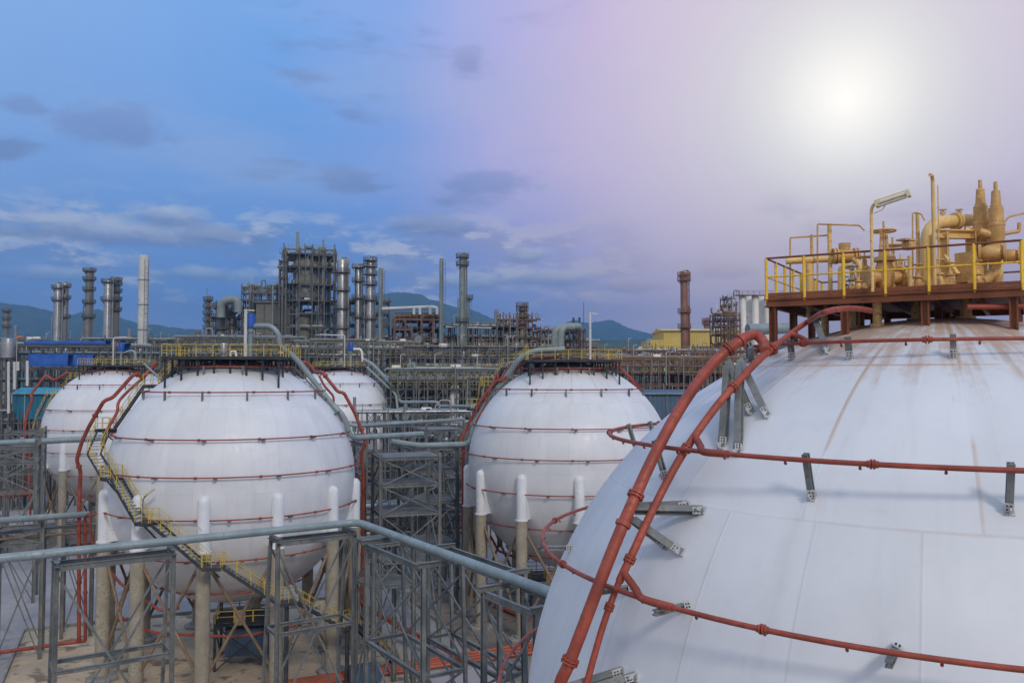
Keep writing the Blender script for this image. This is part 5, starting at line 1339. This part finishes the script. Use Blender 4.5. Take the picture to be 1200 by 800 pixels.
rack('cluttered process frame with bent pipes in front of the cream silos', 846, 868, 240, 8, (368, 375, 382, 392, 404, 418), 4, 'plant_rust', 'process_structure', 'steel structure', 366, npipe=4, clutter=16, w=.3, rails=(4, 2), decks=(2, 4), seed=52, pmats=('rust_stack', 'silo_cream', 'plant_rust'))
pipe('transfer_duct', 'fat grey duct running level behind the hooked red pipe', 'duct', [P(876, 386, 150), P(925, 384, 152)], 1.0, 'pipe_grey', n=14)
t, a, b, z0, ze = shed('long_shed', 'long low slate blue shed behind the middle tank and the near tank', 742, 900, 500, 461, 456.5, 176, 12, 'slate_wall', 'slate_wall')
m = MB()
for i in range(9): m.beam((a.x + (b.x - a.x) * i / 8, a.y - .12, 0), (a.x + (b.x - a.x) * i / 8, a.y - .12, ze - .3), .2, .2)
m.build('wall_posts', 'galv_steel', t)
MB().hexa([V((x, y, z)) for z in (0, z0 - .02) for x, y in ((a.x, a.y + .3), (b.x, a.y + .3), (b.x, a.y + 11), (a.x, a.y + 11))]).build('lower_wall', 'slate_wall', t)
# --- things standing on the far roof decks
near_valve = gate_valve
gate_valve = lambda *a: near_valve(*a, z0=29.88)
def deck_lamp(label, x, y0, Z, arm=None, r=.13):
    p = P(x, y0, Z); t = thing('lamp_post', label, 'lamp', (p.x, p.y, 29.88))
    pts = [V((p.x, p.y, 29.88)), p] + ([P(*arm, Z)] if arm else [])
    MB().tube(fillet(pts, .3), r, 10).build('mast', 'stack_white', t)
    e = P(*arm, Z) if arm else p
    d = V((1 if (not arm or arm[0] > x) else -1, 0, -.08)).normalized()
    MB().beam(e - d * .15, e + d * .9, .22, .12).build('fixture', 'lamp_metal', t)
deck_lamp('thick white lamp post standing on the stairway tank deck', 288, 363, 85.5, r=.16)
deck_lamp('white lamp post with an arm to the right on the farthest left tank deck', 133, 396, 150, (148, 395))
deck_lamp('white lamp post with leftward arm on the tank behind the stairway tank', 404, 393, 178, (375, 392))
deck_lamp('white lamp post with a flat head on the middle tank deck', 691.5, 367, 101.5, r=.15)
def deck_valve(k, label, x, y, Z, s=1.0, blue=True):
    q = P(x, y, Z); q.z = 29.88
    t = thing('actuated_valve', label, 'valve', q)
    zt_ = P(x, y, Z).z
    MB().lathe(q, [(.22 * s, 0), (.22 * s, zt_ - 29.88 - .5), (.34 * s, zt_ - 29.88 - .45), (.34 * s, zt_ - 29.88)], 14).build('valve_body', 'pipe_grey', t)
    MB().lathe((q.x, q.y, zt_), [(.5 * s, 0), (.5 * s, 1.2 * s), (.35 * s, 1.5 * s), (0, 1.55 * s)], 14).build('actuator', 'blue_cover' if blue else 'vessel_silver', t)
deck_valve(1, 'big blue topped valve beside the white lamp post on the stairway tank deck', 293.5, 384, 86, 1.0)
deck_valve(2, 'blue topped valve on the farthest left tank deck', 142, 411, 150, .9)
deck_valve(3, 'small blue topped valve on the deck of the tank behind the stairway tank', 411, 411, 177, 1.2)
deck_valve(1, 'pale low valve in the middle of the stairway tank deck', 262, 414, 86, .7, False)
deck_valve(4, 'grey low valve on the left of the middle tank deck', 622, 419, 101, .6, False)
pipe('loop_pipe', 'cream pipe loop on the stairway tank deck left of the lamp post', 'pipe', [P(270, 421, 86), P(270, 412, 86), P(276, 411, 86), P(277, 419, 86)], .12, 'silo_cream', .3)
pipe('loop_pipe', 'grey pipe loop on the left half of the stairway tank deck', 'pipe', [P(240, 422, 87), P(240, 414, 87), P(252, 414, 87), P(252, 422, 87)], .14, 'pipe_grey', .4)
pipe('loop_pipe', 'pale pipe bending down on the farthest left tank deck', 'pipe', [P(147, 413, 150), P(153, 411, 150), P(158, 412, 150), P(159, 422, 150)], .25, 'pipe_grey', .6)
pipe('loop_pipe', 'pale pipe bending down on the deck of the tank behind the stairway tank', 'pipe', [P(414, 409, 177), P(422, 409, 177), P(424, 412, 177), P(425, 424, 177)], .25, 'silo_cream', .6)
pipe('loop_pipe', 'slanting pale pipe crossing the stairs of the stairway tank near its deck', 'pipe', [P(169, 426, 84.5), P(188, 444, 84)], .11, 'pipe_grey')
for i, x in enumerate((228, 236, 248, 306, 313, 322)):
    q = P(x, 420, 86.5)
    gate_valve('small dark valve in the row along the stairway tank deck', x, 86.5, .75, i * .4, 'vessel_grey', True, 'small valves along the stairway tank deck')
for i, x in enumerate((630, 640, 668, 681, 700)):
    gate_valve('small dark valve in the row along the middle tank deck', x, 102, .75, i * .5, 'vessel_grey', True, 'small valves along the middle tank deck')
for i, x in enumerate((150, 165, 176)):
    gate_valve('small dark valve in the row along the farthest left tank deck', x, 150.5, .9, i * .5, 'vessel_silver', True, 'small valves along the farthest left tank deck')
for i, x in enumerate((390, 398, 418)):
    gate_valve('small dark valve on the deck of the tank behind the stairway tank', x, 178, .9, i * .5, 'vessel_silver', True, 'small valves on the deck behind the stairway tank')
# ---------------------------------------------------------------- sky
world = bpy.data.worlds.new('World'); scene.world = world
world.use_nodes = True
t = NT(world.node_tree)
bg = world.node_tree.nodes['Background']
SUN_AZ, SUN_EL = radians(158), radians(36)         # azimuth clockwise from the view direction
sky = t.n('ShaderNodeTexSky', sky_type='NISHITA', sun_disc=False)
sky.sun_elevation, sky.sun_rotation = SUN_EL, SUN_AZ
sky.air_density, sky.dust_density, sky.ozone_density = 1.0, 1.5, 1.5
d = t.n('ShaderNodeTexCoord').outputs['Generated']
s = t.n('ShaderNodeSeparateXYZ'); t.link(d, s.inputs[0])
X, Y, Z = s.outputs
gl = V((.392, .988, .322)).normalized()              # the bright hole in the cloud deck
dot = t.n('ShaderNodeVectorMath', operation='DOT_PRODUCT'); t.link(d, dot.inputs[0]); dot.inputs[1].default_value = gl
th = t.m('ARCCOSINE', t.m('MINIMUM', t.m('MAXIMUM', dot.outputs['Value'], -1.0), 1.0))
n_big = t.noise(d, 2.6, 5, .55)
th2 = t.m('ADD', th, t.m('MULTIPLY', t.m('SUBTRACT', n_big, .5), t.sm(th, .1, .45, 0, .26)))
f = t.m('DIVIDE', th2, pi)
deg = lambda a: a / 180.0
glow = t.ramp(f, [(0, (1.5, 1.42, 1.26, 1)), (deg(2.4), (1.26, 1.2, 1.08, 1)), (deg(4.6), (1.03, .98, .92, 1)), (deg(7), (.91, .83, .85, 1)), (deg(10.5), lin(235, 219, 233)),
                  (deg(16), lin(212, 195, 228)), (deg(21), lin(176, 176, 227)), (deg(28), lin(128, 160, 225)), (deg(36), lin(108, 157, 224)), (deg(75), lin(150, 178, 222)), (deg(120), (.42, .47, .57, 1)), (1, (.50, .52, .56, 1))])
# lower sky is deeper in colour, the top paler
low = t.ramp(t.m('MULTIPLY', Z, 1.0), [(0, (.86, .95, 1.0, 1)), (.06, (.88, .97, 1.04, 1)), (.13, (1.0, 1.06, 1.10, 1)), (.22, (1.15, 1.15, 1.15, 1)), (.42, (1.5, 1.38, 1.25, 1)), (1, (1.9, 1.65, 1.35, 1))])
base = t.mix(t.sm(th, .12, .55), glow, t.mix(1.0, glow, low, 'MULTIPLY'))
base = t.mix(t.sm(th, .18, .5), base, t.comb(t.sm(Z, .05, .24, .80, 1), t.sm(Z, .05, .24, .80, 1), t.sm(Z, .05, .24, .90, 1)), 'MULTIPLY')
# clouds in direction space, flattened towards the horizon
az = t.m('ARCTAN2', X, Y)
el = t.m('ARCSINE', Z)
def cl(du, dv, su, sv, det=6, rough=.55, off=0.0):
    return t.noise(t.comb(t.m('ADD', t.m('MULTIPLY', az, su), off), t.m('MULTIPLY', t.m('ADD', el, dv), sv), off), 1.0, det, rough, .15)
a0 = cl(0, 0, 9.0, 27.0, 8, .6, 5.3)
a1 = cl(0, .014, 9.0, 27.0, 8, .6, 5.3)
band = t.m('MULTIPLY', t.sm(el, .03, .08), t.sm(el, .225, .15))
m0 = t.m('MULTIPLY', t.sm(a0, .43, .66), band)
lit = t.sm(t.m('SUBTRACT', a0, a1), -.03, .09)
ccol = t.mix(lit, lin(118, 143, 190), lin(214, 220, 231))
warm = t.sm(th, .62, .25)
ccol = t.mix(t.m('MULTIPLY', warm, .65), ccol, lin(214, 188, 202))
c1 = t.mix(t.m('MULTIPLY', m0, .75), base, ccol)
# higher grey wisps and lone dark puffs
b0 = cl(0, 0, 4.5, 16.0, 5, .55, 11.7)
mb = t.m('MULTIPLY', t.sm(b0, .58, .70), t.m('MULTIPLY', t.sm(el, .14, .2), t.sm(th, .25, .5)))
c2 = t.mix(t.m('MULTIPLY', mb, .6), c1, lin(112, 128, 172))
v0 = cl(0, 0, 3.0, 14.0, 4, .5, 21.3)
c3 = t.mix(t.m('MULTIPLY', t.sm(v0, .45, .75), t.m('MULTIPLY', .28, t.sm(th, .1, .4))), c2, lin(190, 198, 226))
# single grey puffs and the longer bank at the left, as (azimuth, elevation, half width, half height)
pn = cl(0, 0, 22.0, 44.0, 7, .6, 31.0)
def dirpx(x, y):
    r = ray(x, y); return atan2(r.x, r.y), math.atan2(r.z, hypot(r.x, r.y))
DK, LT_ = lin(118, 138, 190), lin(132, 150, 200)
for x, y, w, h, lo_, hi_, op in ((135, 148, 80, 30, DK, LT_, .6), (28, 122, 30, 16, DK, LT_, .5), (415, 213, 52, 22, DK, LT_, .6), (552, 74, 36, 26, lin(142, 148, 196), lin(160, 166, 214), .6), (575, 212, 80, 22, lin(112, 138, 192), LT_, .5),
        (110, 270, 130, 24, lin(116, 136, 182), lin(196, 206, 226), .85), (200, 255, 60, 20, lin(116, 136, 182), lin(196, 206, 226), .8), (255, 274, 70, 16, lin(112, 132, 180), lin(150, 166, 204), .7), (500, 264, 66, 20, lin(118, 134, 182), lin(150, 164, 206), .75),
        (615, 298, 40, 17, lin(146, 154, 190), lin(214, 216, 228), .9), (640, 326, 95, 18, lin(138, 148, 188), lin(206, 204, 220), .85), (540, 330, 80, 16, lin(124, 142, 186), lin(196, 204, 222), .8), (735, 334, 60, 15, lin(158, 154, 188), lin(212, 196, 206), .8), (440, 318, 60, 15, lin(118, 142, 188), lin(190, 202, 222), .7),
        (240, 322, 80, 15, lin(112, 142, 192), lin(182, 200, 224), .7), (60, 322, 70, 13, lin(112, 142, 192), lin(182, 200, 224), .65), (850, 318, 50, 14, lin(176, 164, 194), lin(218, 196, 202), .7)):
    A, E = dirpx(x, y)
    u = t.m('DIVIDE', t.m('SUBTRACT', az, A), w / 1000.0); v = t.m('DIVIDE', t.m('SUBTRACT', el, E), h / 1000.0)
    q = t.m('SUBTRACT', 1.0, t.m('SQRT', t.m('ADD', t.m('MULTIPLY', u, u), t.m('MULTIPLY', v, v))))
    nz = t.m('MULTIPLY', t.m('SUBTRACT', pn, .5), 1.9)
    # flat underside, billowing top
    mk = t.m('MULTIPLY', t.sm(t.m('ADD', q, nz), .05, .7), t.sm(v, -1.0, -.35))
    lt = t.sm(t.m('ADD', v, t.m('MULTIPLY', nz, .7)), -.45, .55)
    c3 = t.mix(t.m('MULTIPLY', mk, op), c3, t.mix(lt, lo_, hi_))
# peach air low under the bright hole
pe = t.m('MULTIPLY', t.sm(az, .0, .36), t.sm(el, .24, .05))
c3 = t.mix(t.m('MULTIPLY', pe, .82), c3, lin(236, 204, 200))
ns = t.mix(1.0, sky.outputs[0], (.1, .1, .1, 1), 'MULTIPLY')
fin = t.mix(.94, ns, c3)
gd = t.sm(Z, -.03, .0)
fin = t.mix(gd, (.12, .13, .15, 1), fin)
t.link(fin, bg.inputs['Color']); bg.inputs['Strength'].default_value = 1.0

sd = bpy.data.lights.new('sun', 'SUN'); sd.energy = 1.3; sd.angle = radians(10); sd.color = (1, .93, .86)
so = bpy.data.objects.new('sun', sd)
sv = V((sin(SUN_AZ) * cos(SUN_EL), cos(SUN_AZ) * cos(SUN_EL), sin(SUN_EL)))
so.rotation_euler = sv.to_track_quat('Z', 'Y').to_euler(); so.location = (30, -20, 80)
COL.objects.link(so)

# ---------------------------------------------------------------- air
HAZE = 1
if HAZE:
    hm = bpy.data.materials.new('haze_air'); hm.use_nodes = True
    nt = hm.node_tree; nt.nodes.remove(nt.nodes['Principled BSDF'])
    pv = nt.nodes.new('ShaderNodeVolumePrincipled')
    pv.inputs['Color'].default_value = (.26, .56, .96, 1); pv.inputs['Density'].default_value = .0002
    pv.inputs['Anisotropy'].default_value = .2
    nt.links.new(pv.outputs[0], nt.nodes['Material Output'].inputs['Volume'])
    hz = MB().hexa([V((x, y, z)) for z in (-6, 520) for x, y in ((-7500, -400), (7500, -400), (7500, 6200), (-7500, 6200))]).build('haze', hm)
    hz['kind'] = 'stuff'
for o in bpy.data.objects:
    if '_o' in o: del o['_o']
scene.view_settings.view_transform = 'Standard'
scene.view_settings.look = 'None'
scene.view_settings.exposure = 0
scene.view_settings.gamma = 1
scene.cycles.max_bounces = 6
scene.cycles.volume_bounces = 0
